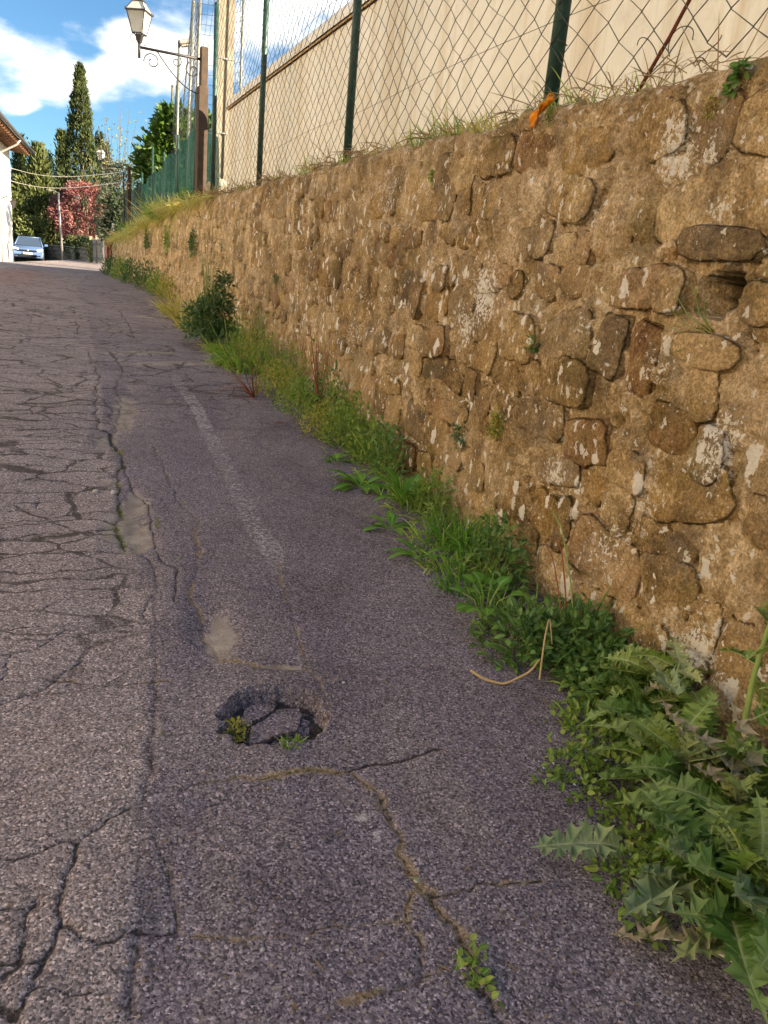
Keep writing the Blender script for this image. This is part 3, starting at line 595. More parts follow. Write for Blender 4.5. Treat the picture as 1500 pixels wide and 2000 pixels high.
# raised ground behind the wall
m_soil, g, b = new_mat('dry_soil', .97, .1); n = g.noise(g.pos(), 5, 6, .65)
g.put(b.inputs['Base Color'], g.ramp(n, [(.3, (.09, .065, .03)), (.5, (.17, .12, .06)), (.7, (.24, .18, .10))])); g.put(b.inputs['Normal'], g.bump(g.noise(g.pos(), 30, 6, .7), .9, .03))
uy = np.concatenate([np.arange(-4, 14, .25), np.arange(14, 24.1, .5), [24.15]]); uo = np.array([.33, .5, .7, 1.0, 1.5, 2.2, 3.5, 6, 10, 18, 30])
Y, O = np.meshgrid(uy, uo, indexing='ij'); X = wallX(Y) + O
def bankZ(x, y):
    o = np.asarray(x) - wallX(y); return topZ(y) - .03 + .20*smooth(.3, 1.1, o)*smooth(12, 16, y) + .10*smooth(1, 4, o) - .05*smooth(.6, .3, o)
Z = bankZ(X, Y) + .03*fbm(X*2, Y*2, 120, 3); Z[-1, :] = .3
ii = np.arange(X.size).reshape(X.shape); F = np.stack([ii[:-1, :-1], ii[:-1, 1:], ii[1:, 1:], ii[1:, :-1]], -1).reshape(-1, 4)[:, ::-1]
tag(link('upper_terrace', mesh_np('upper_terrace', np.stack([X, Y, Z], -1).reshape(-1, 3), F), m_soil), kind='structure')

# ---------------------------------------------------------------- plastered garden wall
m_plaster, g, b = new_mat('cream_plaster', .9, .15); P = g.pos()
n1 = g.noise(g.vmath('MULTIPLY', P, (1, 1, .35)), 2.4, 6, .65); n2 = g.noise(P, 18, 6, .7)
col = g.mix(g.mr(n1, .35, .66), (.77, .755, .66), (.85, .85, .79))
col = g.mix(g.math('MULTIPLY', g.mr(g.noise(g.vmath('MULTIPLY', P, (2.2, 2.2, .16)), 2.0, 5, .7), .50, .68), .62), col, (.55, .45, .29))
col = g.mix(g.math('MULTIPLY', g.mr(g.noise(g.vmath('ADD', P, (7, 1, 3)), 5.5, 6, .75), .54, .70), .45), col, (.55, .50, .41))
g.put(b.inputs['Base Color'], col); nb = g.bump(n2, .4, .01); g.put(b.inputs['Normal'], g.bump(n1, .5, .05, nb))
m_edge = simple('weathered_terracotta', (.60, .46, .28), (.42, .28, .15), 14, .9, 0, .15, .6, .01)
def gwX(y): return 1.42 + .0867*(12.0 - y)
def sweep_wall(name, prof, y0, y1, mat, parent, n=60, wob=.006):
    """prof: (inward x, z) outline swept along the garden wall"""
    m = MB(); V = []; F = []; k = len(prof); yy_ = np.linspace(y0, y1, n)
    for i, y in enumerate(yy_):
        w = wob*(fbm(np.array([y*.9]), np.array([.3]), 130, 3)[0])
        for (dx, zz) in prof: V.append((gwX(y) + dx + w*2, y, zz + w))
    for i in range(n-1):
        for j in range(k-1): a = i*k+j; F.append((a, a+1, a+k+1, a+k))
    F += [tuple(range(k)), tuple((n-1)*k+j for j in range(k-1, -1, -1))]
    m.add(V, F); return m.build(name, mat, parent, False)
gw = empty('garden_wall', (0, 0, 0)); tag(gw, 'tall cream plastered garden wall with rounded coping behind the wire fence', 'wall')
sweep_wall('plaster_face', [(0, 1.4), (0, 3.175), (.26, 3.175), (.26, 1.4)], -6, 12.0, m_plaster, gw)
sweep_wall('drip_course', [(-.028, 3.176), (-.028, 3.194), (.30, 3.194), (.30, 3.176)], -6, 12.03, m_edge, gw, 40)
ar = [(.13 - .175*math.cos(a), 3.195 + .195*math.sin(a)) for a in np.linspace(0, math.pi, 11)]
o = sweep_wall('coping', ar, -6, 12.02, m_plaster, gw, 60, .010); o.data.polygons.foreach_set('use_smooth', [True]*len(o.data.polygons))

# unseen houses added across the lane to bounce warm light onto the stone wall
m_hplast = simple('pale_render', (.74, .66, .52), (.66, .57, .43), 3, .9); m_tile = simple('roof_tile', (.36, .17, .09), (.22, .10, .06), 6, .9, 0, .15, .8, .03)
m_dark = simple('dark_opening', (.03, .03, .035), (.02, .02, .02), 5, .4); m_shut = simple('brown_shutter', (.16, .075, .03), (.10, .05, .02), 12, .7)
def prism(name, poly, y0, y1, mat, parent):
    m = MB(); n = len(poly); V = [(x, y, z_) for y in (y0, y1) for x, z_ in poly]
    m.add(V, [tuple(range(n-1, -1, -1)), tuple(range(n, 2*n))] + [(i, (i+1) % n, n+(i+1) % n, n+i) for i in range(n)]); return m.build(name, mat, parent)
for (y0, y1, H_, hx_, lab) in [(-9, 4.5, 6.0, -5.6, 'unseen cream house added across the lane to bounce light onto the stone wall'), (6.5, 19, 6.6, -6.6, 'second unseen cream house with brown shutters added across the lane to bounce light')]:
    hs = empty('bounce_house', (hx_, y0, float(zroad(hx_, y0)) - .2)); tag(hs, lab, 'house', 'unseen houses added across the lane for bounced light'); L_ = y1 - y0
    m = MB(); m.box((-4, L_/2, H_/2), (8, L_, H_)); m.build('wall', m_hplast, hs); prism('roof', [(.6, H_-.1), (-4, H_+1.6), (-8.6, H_-.1), (-8.6, H_+.1), (-4, H_+1.8), (.6, H_+.1)], -.5, L_+.5, m_tile, hs)
    for yy0 in np.arange(2.0, L_-1, 3.4):
        for zz0 in (1.0, 3.8):
            m = MB(); m.box((.0, yy0, zz0+.6), (.06, .9, 1.4)); w_ = m.build('window', m_dark, hs)
            for sgn in (-1, 1):
                m = MB(); m.box((.05, yy0+sgn*.70, zz0+.6), (.05, .44, 1.45)); m.build('shutter', m_shut, w_)

# ---------------------------------------------------------------- chain-link fence on the wall top
m_green = simple('green_paint_steel', (.026, .075, .062), (.016, .042, .036), 20, .45, .2, .4, .2, .002)
m_wire = simple('green_plastic_wire', (.045, .075, .06), (.07, .06, .045), 6, .5, .0, .4)
m_rust = simple('rusty_rod', (.17, .050, .022), (.09, .025, .012), 30, .85, .2, .2, .5, .002)
fence = empty('chain_link_fence', (0, 0, 0)); tag(fence, 'green chain-link fence on steel posts along the top of the stone wall', 'fence')
def fenceX(y): return wallX(y) + np.interp(y, [0, 6, 9, 11.5], [.21, .21, .18, .17])
posts = [0.0, 2.99, 5.97, 8.98, 11.35]; PZ = [1.6, 1.78, 1.90, 1.95, 1.97]
def post(y, x, z0, top, r, mat, parent, lean=(0, 0)):
    m = MB(); m.tube([(x, y, z0-.25), (x+lean[0]*.5, y+lean[1]*.5, (z0+top)/2), (x+lean[0], y+lean[1], top)], r, 10); o = m.build('post', mat, parent, True)
    m = MB(); m.tube([(x+lean[0], y+lean[1], top-.005), (x+lean[0], y+lean[1], top+.02)], [r*1.1, r*.6], 10); m.build('cap', mat, o, True)
    for zz in np.arange(z0+.25, top, .55):
        m = MB(); c = np.array([x+lean[0]*(zz-z0)/(top-z0), y, zz]); m.tube([c + (r*1.08*math.cos(a), r*1.08*math.sin(a), .006*math.sin(2*a)) for a in np.linspace(0, 2*math.pi, 11)], .0022, 4, False); m.build('wire_tie', m_wire, o)
    return o
for y, z0 in zip(posts, PZ): post(y, float(fenceX(y)), z0, 4.35 if y < 11 else 4.25, .030, m_green, fence, (.012*math.sin(y), .03*math.cos(y*2)))
CW = .100
def warp(s, hgt, y):
    d = .012*fbm(np.array([y*1.3]), np.array([hgt*1.3]), 140, 3)[0]; e = .020*fbm(np.array([y*2.1]), np.array([hgt*1.7]), 141, 3)[0]
    return d, e
def tri_wire(V_, F_, P, r, off):
    """thin three-sided wire along P"""
    n = len(P); T = np.gradient(P, axis=0); T /= np.linalg.norm(T, axis=1)[:, None] + 1e-9; u = np.cross(T, np.array([.9, .1, .3])); u /= np.linalg.norm(u, axis=1)[:, None] + 1e-9; w = np.cross(T, u)
    for k in range(3):
        a = 2*math.pi*k/3; V_.append(P + r*(math.cos(a)*u + math.sin(a)*w))
    i = np.arange(n-1)
    for k in range(3):
        a0 = off + k*n; b0 = off + ((k+1) % 3)*n; F_.append(np.stack([a0+i, b0+i, b0+i+1, a0+i+1], -1))
    return off + 3*n
nh = 42
for bay in range(4):
    y0, y1 = posts[bay], posts[bay+1]; V_, F_, off = [], [], 0
    n = int(round((y1-y0)/.092)); w = (y1-y0)/n
    for k in range(n):
        jj = np.arange(nh+1); hh = jj*.1214/2
        y = y0 + w*(k + .5 + .5*np.where((jj + k) % 2 == 0, -1, 1)*1.03)
        # sag of the free upper edge between posts
        tt = (y-y0)/(y1-y0); sag = .16*np.sin(np.pi*tt)*(1 + .5*math.sin(bay*2.1)); z0_ = topZ(y) + .015
        sc = (2.55 - sag*np.clip(hh/2.5, 0, 1)**3 + .05*np.sin(y*3.1))/(nh*.1214/2)
        dx = .020*fbm(y*1.3, hh*1.3, 140, 3) + np.where(jj % 2 == 0, .003, -.003) + .10*smooth(1.9, 2.6, hh)*fbm(y*1.9, hh*.8, 143, 3); dy = (.055*fbm(y*1.7, hh*1.4, 141, 3) + .02*fbm(y*6, hh*6, 146, 2))*np.sin(np.pi*tt)
        dz = .05*fbm(y*1.9, hh*1.9, 142, 3) + .012*fbm(y*9, hh*9, 145, 2)
        P = np.stack([fenceX(y) + dx - .033, y + dy, z0_ + hh*sc + dz], -1)
        if bay == 0:   # torn corner of the mesh near the rusty rod
            yt = y.mean(); cut = .07*math.exp(-((yt-2.12)/.10)**2); P = P[P[:, 2] > z0_.mean() + cut]
        off = tri_wire(V_, F_, P, .0025, off)
    for hz in (.35, 1.2, 2.35):  # straining wires
        yv = np.linspace(y0, y1, 24); P = np.stack([fenceX(yv) - .030, yv, topZ(yv) + hz*(1 - .02*np.sin((yv-y0)/(y1-y0)*math.pi)) + .02*np.sin(yv*2)], -1); off = tri_wire(V_, F_, P, .0015, off)
    tag(link('wire_mesh', mesh_np('wire_mesh', np.concatenate(V_), np.concatenate(F_), False), m_wire, fence))
V_, F_, off = [], [], 0      # loose curls of torn wire
for (px, py, sd) in [(1275, 95, 1), (1335, 75, 2), (1380, 100, 3)]:
    p = on_wall(px, py, .19); t = np.linspace(0, 1, 18); P = p + np.stack([.015*np.sin(t*5+sd), (t-.5)*.11 + .03*np.sin(t*7+sd), .03*np.cos(t*5+sd*2) + .012*np.sin(t*8+sd)], -1); off = tri_wire(V_, F_, P, .0019, off)
link('torn_wire', mesh_np('torn_wire', np.concatenate(V_), np.concatenate(F_), False), m_wire, fence)
p0 = on_wall(1262, 150, .12); p1 = on_wall(1352, -10, .18); p2 = p0 + (p1-p0)*3.0
m = MB(); m.tube([p0 - (p1-p0)*.3, (p0+p1)/2 + [.004, 0, 0], p1, p2], .006, 8); tag(m.build('rusty_rod', m_rust, None, True), 'thin rusty iron rod leaning through the torn wire mesh', 'rod')

# ---------------------------------------------------------------- plants
def leaf_mat(name, cols, mid=None, trans=.35, rough=.5, tip=None, vary=0.0):
    """leaf colour varies from leaf to leaf; the midrib may be paler"""
    m, g, b = new_mat(name, rough, .35); A = g.attr('leaf'); s = g.sep(A)
    n = len(cols); h_ = s[1]
    if vary: h_ = g.math('ADD', g.math('MULTIPLY', s[1], 1-vary), g.math('MULTIPLY', g.add('ShaderNodeObjectInfo').outputs['Random'], vary))
    c = g.ramp(h_, [(i/(n-1), x) for i, x in enumerate(cols)])
    c = g.mix(g.math('MULTIPLY', g.mr(g.noise(g.pos(), 60, 3), .3, .7), .25), c, tuple(x*.55 for x in cols[0]))
    if mid: c = g.mix(g.mr(s[0], .72, .98), c, mid)
    if tip: c = g.mix(g.mr(s[2], .55, 1.0), c, tip)
    g.put(b.inputs['Base Color'], c)
    t = g.add('ShaderNodeBsdfTranslucent', None, {'Color': g.mix(1.0, c, (1.25, 1.35, .7), 'MULTIPLY')}); mx = g.add('ShaderNodeMixShader', None, {0: trans})
    g.nt.links.new(b.outputs[0], mx.inputs[1]); g.nt.links.new(t.outputs[0], mx.inputs[2]); g.nt.links.new(mx.outputs[0], g.nt.nodes['Material Output'].inputs[0]); return m
M_GRASS = leaf_mat('fresh_grass', [(0.102, 0.212, 0.031), (0.187, 0.340, 0.051), (0.289, 0.459, 0.076), (0.425, 0.476, 0.136)], tip=(0.408, 0.459, 0.170))
M_LUSH = leaf_mat('lush_grass', [(0.060, 0.170, 0.027), (0.111, 0.272, 0.048), (0.187, 0.374, 0.060)], tip=(0.238, 0.374, 0.102))
M_DRYG = leaf_mat('sun_dried_grass', [(0.374, 0.323, 0.085), (0.578, 0.459, 0.153), (0.600, 0.578, 0.272), (0.408, 0.476, 0.085)], trans=.3)
M_STRAW = leaf_mat('straw', [(.26, .17, .085), (.36, .26, .14), (.20, .115, .055)], trans=.15)
M_HERB = leaf_mat('herb_leaf', [(0.085, 0.178, 0.031), (0.145, 0.264, 0.044), (0.221, 0.340, 0.060), (0.323, 0.391, 0.085)], mid=(0.289, 0.374, 0.136))
M_DARKHERB = leaf_mat('pellitory_leaf', [(0.051, 0.128, 0.034), (0.085, 0.187, 0.048), (0.128, 0.255, 0.060), (0.221, 0.357, 0.085)], mid=(0.204, 0.306, 0.119))
M_YEL = leaf_mat('yellowing_weed', [(0.170, 0.221, 0.034), (0.289, 0.323, 0.051), (0.425, 0.391, 0.076), (0.510, 0.408, 0.119)])
M_DOCK = leaf_mat('dock_leaf', [(0.085, 0.246, 0.031), (0.136, 0.340, 0.037), (0.204, 0.425, 0.051)], mid=(0.272, 0.408, 0.136), rough=.4)
M_BUSH = leaf_mat('bush_leaf', [(0.037, 0.093, 0.034), (0.068, 0.145, 0.051), (0.111, 0.196, 0.076), (0.170, 0.221, 0.085)])
M_REDS = leaf_mat('reddish_stem', [(0.221, 0.060, 0.037), (0.306, 0.102, 0.051), (0.170, 0.119, 0.051)], trans=.1)
M_THIS = leaf_mat('thistle_leaf', [(.055, .13, .035), (.11, .225, .045), (.18, .31, .06), (.27, .36, .08), (.34, .38, .13)], mid=(.42, .50, .24), trans=.28, rough=.42, tip=(.26, .36, .12), vary=.85)
M_THISP = leaf_mat('pale_thistle_underside', [(.22, .30, .15), (.28, .36, .17), (.32, .36, .14)], mid=(.46, .50, .30), trans=.2)
M_THISB = leaf_mat('withered_thistle_leaf', [(0.578, 0.459, 0.323), (0.476, 0.408, 0.289), (0.340, 0.374, 0.238)], mid=(0.600, 0.600, 0.459), trans=.15)
M_STEM = leaf_mat('green_stem', [(0.170, 0.289, 0.068), (0.255, 0.357, 0.102), (0.340, 0.374, 0.153)], trans=.1)
M_ORANGE = leaf_mat('orange_bits', [(.42, .16, .03), (.36, .10, .02), (.45, .22, .05)], trans=.2)
M_YFLOW = leaf_mat('yellow_petal', [(.62, .44, .02), (.70, .52, .03)], trans=.2)
M_WFLOW = leaf_mat('white_petal', [(.70, .68, .66), (.60, .60, .66)], trans=.2)
M_PURP = leaf_mat('purple_floret', [(.30, .08, .34), (.36, .14, .40)], trans=.2)

def unit(v): v = np.asarray(v, float); return v/(np.linalg.norm(v, axis=-1, keepdims=True) + 1e-12)
OVAL = [(0, .06), (.18, .62), (.45, 1.0), (.75, .72), (1, .02)]
LANCE = [(0, .25), (.25, .8), (.5, 1), (.8, .6), (1, .02)]
BLADE = [(0, .8), (.25, 1), (.5, .88), (.78, .55), (1, .03)]
ROUND = [(0, .1), (.12, .8), (.4, 1.0), (.7, .85), (.92, .4), (1, .02)]
class LB:
    """a heap of leaves or blades that becomes one mesh"""
    def __init__(s): s.V = []; s.F = []; s.A = []; s.n = 0
    def leaves(s, P, D, N, L, W, prof, fold=.2, curl=.0, grav=.0, wave=0.0, rnd=None):
        P = np.atleast_2d(P).astype(float); k = len(P)
        if k == 0: return s
        D = unit(np.broadcast_to(D, P.shape)); N = np.broadcast_to(N, P.shape); L = np.broadcast_to(np.asarray(L, float), (k,))[:, None]; W = np.broadcast_to(np.asarray(W, float), (k,))[:, None]/2
        side = unit(np.cross(D, N)); N = np.cross(side, D); S = len(prof); cu = np.broadcast_to(np.asarray(curl, float), (k,))[:, None]; gr = np.broadcast_to(np.asarray(grav, float), (k,))[:, None]
        V = np.zeros((k, S, 3, 3)); A = np.zeros((k, S, 3, 3)); rn = rng.random(k) if rnd is None else np.broadcast_to(rnd, (k,))
        for i, (t, w) in enumerate(prof):
            c = P + D*L*t*(1 - .25*gr*t) - N*cu*L*t*t; c = c - np.array([0, 0, 1.0])*gr*L*t*t
            wv = wave*L*np.sin(t*9 + rn[:, None]*6)
            V[:, i, 0] = c + side*W*w + N*(fold*W*w + wv); V[:, i, 1] = c; V[:, i, 2] = c - side*W*w + N*(fold*W*w - wv)
            A[:, i, 1, 0] = 1; A[:, i, :, 1] = rn[:, None]; A[:, i, :, 2] = t
        q = []
        for i in range(S-1):
            for j in range(2): a = i*3+j; q.append((a, a+1, a+4, a+3))
        q = np.array(q); F = (s.n + np.arange(k)[:, None, None]*(S*3) + q[None]).reshape(-1, 4)
        s.V.append(V.reshape(-1, 3)); s.A.append(A.reshape(-1, 3)); s.F.append(F); s.n += k*S*3; return s
    def stalk(s, pts, r, rnd=None, sides=4):
        V, F = tube(pts, r, sides, False); V = np.array(V); s.V.append(V); a = np.zeros((len(V), 3)); a[:, 1] = rng.random() if rnd is None else rnd; s.A.append(a); s.F.append(np.array(F) + s.n); s.n += len(V); return s
    def build(s, name, mat, parent=None, origin=(0, 0, 0)):
        V = np.concatenate(s.V) - np.asarray(origin, float); me = mesh_np(name, V, np.concatenate(s.F)); put_attr(me, 'leaf', np.concatenate(s.A)); return link(name, me, mat, parent)
def rnd_dir(k, up0=-.2, up1=1.0):
    a = rng.uniform(0, 2*math.pi, k); z_ = rng.uniform(up0, up1, k); r_ = np.sqrt(np.clip(1-z_**2, 0, 1)); return np.stack([r_*np.cos(a), r_*np.sin(a), z_], -1)
def gz(x, y): return surf(x, y) if x < 1.42 else float(bankZ(x, y))

def grass_tuft(pos, n, hgt, spread_, mat, label, group, width=.006, lean=(0, 0), grav=.35, name='grass_tuft', extra=None):
    b = LB(); a = rng.uniform(0, 2*math.pi, n); r_ = spread_*np.sqrt(rng.random(n)); P = np.stack([r_*np.cos(a), r_*np.sin(a), np.zeros(n)-.01], -1)
    out = np.stack([np.cos(a), np.sin(a), np.zeros(n)], -1)*rng.uniform(.05, .75, (n, 1)) + rng.normal(0, .18, (n, 3)); D = unit(out*[1, 1, 0] + np.array([lean[0], lean[1], 1.0]))
    L = hgt*rng.uniform(.45, 1.15, n); b.leaves(P, D, rnd_dir(n, -.3, .3), L, width*rng.uniform(.6, 1.3, n), BLADE, .25, 0, grav*rng.uniform(.2, 1.8, n))
    root = empty(name, pos); tag(root, label, 'grass', group); tag(b.build('blades', mat, root), kind='stuff')
    return root
def leaf_mass(b, c, ext, n, L, W, prof, up=.35, curl=.25, flat=.6, droop=.0, shell=.55):
    """leaves spread over a low dome"""
    d = rnd_dir(n, 0, 1); r_ = shell + (1-shell)*rng.random(n)**.6; P = np.asarray(c) + d*np.asarray(ext)*r_[:, None] + rng.normal(0, .01, (n, 3))
    D = unit(d*[1, 1, .6] + rng.normal(0, .55, (n, 3)) + [0, 0, up]); N = unit(rng.normal(0, .45, (n, 3)) + [0, 0, 1] + d*flat)
    b.leaves(P, D, N, L*rng.uniform(.55, 1.25, n), W*rng.uniform(.6, 1.2, n), prof, .25, curl*rng.uniform(.3, 1.5, n), droop); return b
def herb(name, pos, ext, n, L, W, prof, mat, label, group, stems=10, smat=None, cat='plant', up=.35, shell=.5):
    root = empty(name, pos); tag(root, label, cat, group); b = LB(); leaf_mass(b, (0, 0, 0), ext, n, L, W, prof, up, shell=shell); b.build('foliage', mat, root)
    s = LB()
    for k in range(stems):
        d = rnd_dir(1, .35, 1)[0]*np.asarray(ext)*rng.uniform(.7, 1.02); t = np.linspace(0, 1, 6)[:, None]; s.stalk((d*[.35, .35, 0] + (d - d*[.35, .35, 0])*t + np.array([0, 0, -.02]) + rng.normal(0, .006, (6, 3))), np.linspace(.0028, .0012, 6))
    if stems: s.build('stems', smat or M_STEM, root)
    return root
def gp(px, py, dz=0.0): p = on_ground(px, py); return (p[0], p[1], surf(p[0], p[1]) + dz)

# --- spiny thistles in the foreground
def thistle_mesh(name, seed, lobes=8, wid=.22, arch=.22, crisp=.06, mat=None):
    r = np.random.default_rng(seed); V = []; A = []; F = []; T = np.linspace(.06, .97, lobes+1)
    zf = lambda t: arch*(t*1.25 - 1.55*t*t) + .03*math.sin(t*6 + seed)
    xb = lambda t: .11*math.sin(t*2.4 + seed)
    def v(t, w, dz=0, mid=0.0):
        V.append((xb(t) + w, t, zf(t) + dz)); A.append((mid, .5 + .4*math.sin(seed*3.3 + t*2), t)); return len(V)-1
    wid_f = lambda t: wid*(math.sin(math.pi*min(1, t*.88+.10))**.75)*(1 - .25*t) + .012
    for sg in (-1, 1):
        for k in range(lobes):
            t0, t1 = T[k], T[k+1]; dt = t1-t0; tc = (t0+t1)/2; w = wid_f(tc)*r.uniform(.8, 1.15); u = crisp*r.uniform(.5, 1.4)*(1 if (k % 2) else -.5); up = w*.28
            c = v(tc, 0, 0, 1.0); ring = [v(t0, 0, 0, 1.0), v(t0+.02*dt, sg*w*.34, up*.3), v(t0+.02*dt, sg*w*.62, up + u), v(t0-.12*dt, sg*w*.80, up + u*1.6), v(t0+.24*dt, sg*w*.72, up + u*.8), v(t0+.42*dt, sg*w*.95, up + u*.2), v(t0+.52*dt, sg*w*1.24, up - u*.5 + .02), v(t0+.70*dt, sg*w*.84, up - u*.4),
                     v(t0+1.02*dt, sg*w*.98, up + u), v(t0+.92*dt, sg*w*.60, up*.7), v(t0+.93*dt, sg*w*.36, up*.3), v(t1, 0, 0, 1.0)]
            for a_, b_ in zip(ring[:-1], ring[1:]): F.append((c, a_, b_) if sg > 0 else (c, b_, a_))
    a0 = v(.97, 0, 0, 1.0); F.append((a0, v(.955, .02, .01), v(1.06, 0, -.01))); F.append((a0, v(1.06, 0, -.01), v(.955, -.02, .01)))
    n0 = len(V); tv, tf = tube([(xb(t), t, zf(t)-.004) for t in np.linspace(-.02, .95, 9)], np.linspace(.016, .004, 9), 5); V += [tuple(p) for p in tv]; A += [(1.0, .5, .3)]*len(tv)
    for f in tf:
        for i in range(1, len(f)-1): F.append((n0+f[0], n0+f[i], n0+f[i+1]))
    me = mesh_np(name, np.array(V), np.array(F), True); put_attr(me, 'leaf', np.array(A)); me.materials.append(mat); return me
TH = [thistle_mesh('thistle_leaf', s_, 7 + s_ % 3, .23 + .035*(s_ % 3), .18 + .09*(s_ % 4), .030 + .010*(s_ % 3), M_THIS) for s_ in range(7)]
THP = [thistle_mesh('pale_thistle_leaf', 20 + s_, 6, .22, .15, .07, M_THISP) for s_ in range(2)]; THB = thistle_mesh('dry_thistle_leaf', 31, 5, .20, .10, .09, M_THISB)
def set_leaf(me, root, base, az, el, length, roll=0.0, name='leaf'):
    o = link(name, me, None, root); o.location = tuple(base)
    o.rotation_euler = (Matrix.Rotation(az - math.pi/2, 4, 'Z') @ Matrix.Rotation(el, 4, 'X') @ Matrix.Rotation(roll, 4, 'Y')).to_euler(); o.scale = (length, length, length); return o
def thistle(pos, n, size, label, stem_h=0.0, seed=0, az0=None, spread_az=math.pi*2):
    r = np.random.default_rng(seed); root = empty('thistle', pos); tag(root, label, 'thistle', 'spiny thistles at the foot of the wall'); 
    if stem_h: s = LB(); pts = [(0, 0, -.02), (.01, .01, stem_h*.35), (-.012, 0, stem_h*.7), (.008, .01, stem_h)]; s.stalk(pts, [.008, .007, .006, .004], .5, 7); s.build('stem', M_STEM, root)
    for k in range(n):
        t = k/max(1, n-1); az = r.uniform(0, 2*math.pi) if az0 is None else az0 + spread_az*(r.random()-.5); hgt = (stem_h*t if stem_h else .02 + .09*t) ; el = r.uniform(-.05, .35) + .75*t*(0 if stem_h else 1); L = size*r.uniform(.65, 1.15)*(1 - .35*t)
        pale = r.random() < .12; dead = r.random() < .07; set_leaf(THB if dead else THP[k % 2] if pale else TH[r.integers(0, len(TH))], root, (.012*math.cos(az) + r.normal(0, .012), .012*math.sin(az) + r.normal(0, .012), hgt), az, el, L, r.normal(0, .35))
    return root
t_spots = [((1455, 1640), 22, .30, 0, 'broad rosette of spiny thistle leaves beside the withered leaf'), ((1330, 1560), 20, .26, 0, 'spiny thistle rosette spreading from the wall foot over the asphalt edge'), ((1480, 1420), 18, .25, .26, 'upright thistle with toothed leaves close against the stone wall'),
           ((1250, 1440), 12, .17, 0, 'small thistle among chickweed at the asphalt edge'), ((1380, 1800), 20, .27, 0, 'dark low thistle lying over the asphalt beside the dry leaf'), ((1490, 1850), 18, .26, 0, 'thistle rosette half hidden under larger thistle leaves'), ((1395, 1390), 16, .20, .18, 'young leafy thistle stem standing between grass and wall')]
for k, (pp, n, sz, sh, lab) in enumerate(t_spots):
    p = gp(*pp); thistle((min(p[0], 1.30), p[1], p[2]), int(n*1.25), sz*.9, lab, sh*.8, 50 + k)
# tall flowering thistle stem before the wall
p = on_wall(1478, 1330, -.10); p = (p[0], p[1], surf(p[0], p[1])); tt = thistle(p, 12, .15, 'tall flowering thistle stem with a purple head before the stone wall', .46, 91)
b = LB(); d = rnd_dir(40, -.2, 1); b.leaves(np.array([.008, .01, .47]) + d*.008, d, rnd_dir(40), .022, .006, LANCE, 0); b.build('flower_bud', M_STEM, tt)
b = LB(); d = rnd_dir(30, .5, 1); b.leaves(np.array([.008, .01, .485]) + d*.004, d, rnd_dir(30), .022, .003, BLADE, 0); b.build('floret', M_PURP, tt)
# loose leaves reaching over the asphalt
def lone_leaf(me, px, py, az, L, label, el=.12, roll=0.0, nm='thistle_leaf'):
    p = gp(px, py, .02); o = set_leaf(me, None, p, az, el, L, roll, nm); tag(o, label, 'leaf'); return o
lone_leaf(THP[0], 1215, 1700, math.pi*.93, .19, 'grey-green thistle leaf lying alone on the asphalt', .22, -.5, 'fallen_thistle_leaf')
lone_leaf(THB, 1440, 1900, math.pi*.86, .21, 'withered pale brown thistle leaf drooping onto the asphalt', .10, .5, 'withered_leaf')

# --- low weeds in front of the thistles
G1 = 'chickweed patches at the asphalt edge'; L1 = 'low chickweed patch with tiny leaves and white flowers at the asphalt edge'
for (px, py, ex, ey, n) in [(1160, 1420, .11, .12, 330), (1120, 1500, .07, .05, 130), (1215, 1510, .12, .08, 300), (1150, 1555, .06, .03, 60), (1075, 1530, .05, .012, 34), (1255, 1610, .10, .06, 240), (1230, 1720, .07, .05, 120), (1300, 1730, .08, .06, 160), (1240, 1800, .05, .07, 70), (1190, 1360, .12, .10, 320), (1295, 1690, .10, .08, 240), (1290, 1440, .14, .10, 380)]:
    p = gp(px, py); r0 = herb('chickweed', p, (ex, ey, .035 + .03*rng.random() if n > 70 else .018), n, .019, .012, ROUND, M_HERB, L1, G1, 6)
    f = LB(); k = max(2, n//60); d = rnd_dir(k, .3, 1)*[ex*.8, ey*.8, .05]
    for q in d: f.leaves(np.tile(q, (5, 1)), rnd_dir(5, .1, .4), [0, 0, 1], .0045, .003, OVAL, 0)
    tag(f.build('flowers', M_WFLOW, r0), kind='stuff')
G2 = 'pellitory clumps at the wall foot'; 
for (px, py, ex, ey, ez, n, lab) in [(985, 1270, .15, .16, .13, 620, 'dark leafy pellitory clump with a bent dry stalk beside it'), (1090, 1290, .15, .20, .17, 720, 'dense pellitory bush of small oval leaves under the thin bare stems'), (1165, 1330, .13, .15, .12, 420, 'pellitory growing between the grass and the thistles'), (1010, 1130, .10, .18, .24, 420, 'upright pellitory leaning on the wall behind the long grass'), (1330, 1360, .14, .15, .15, 420, 'pellitory with reddish stems growing behind the thistles')]:
    p = gp(px, py); herb('pellitory', (min(p[0]+.06, 1.28), p[1], p[2]), (ex, ey, ez), n, .032, .017, OVAL, M_DARKHERB, lab, None, 26, M_REDS if 'reddish' in lab else None)
b = LB(); c = gp(945, 1225, .05)
k = 14; d = rnd_dir(k, .2, .9)*[.09, .11, .10]; b.leaves(d, unit(d*[1, 1, .4]), [0, 0, 1], .05, .042, ROUND, .25, .25); r0 = empty('broadleaf_herb', c); tag(r0, 'pale green round-leaved herb at the pellitory clump edge', 'plant')
V_ = b; b.build('foliage', M_DOCK, r0)
s = LB()
for q in d: s.stalk([np.array([0, 0, -.05]), q*.5 + [0, 0, .01], q], [.002, .0018, .0014])
s.build('stems', M_STEM, r0)
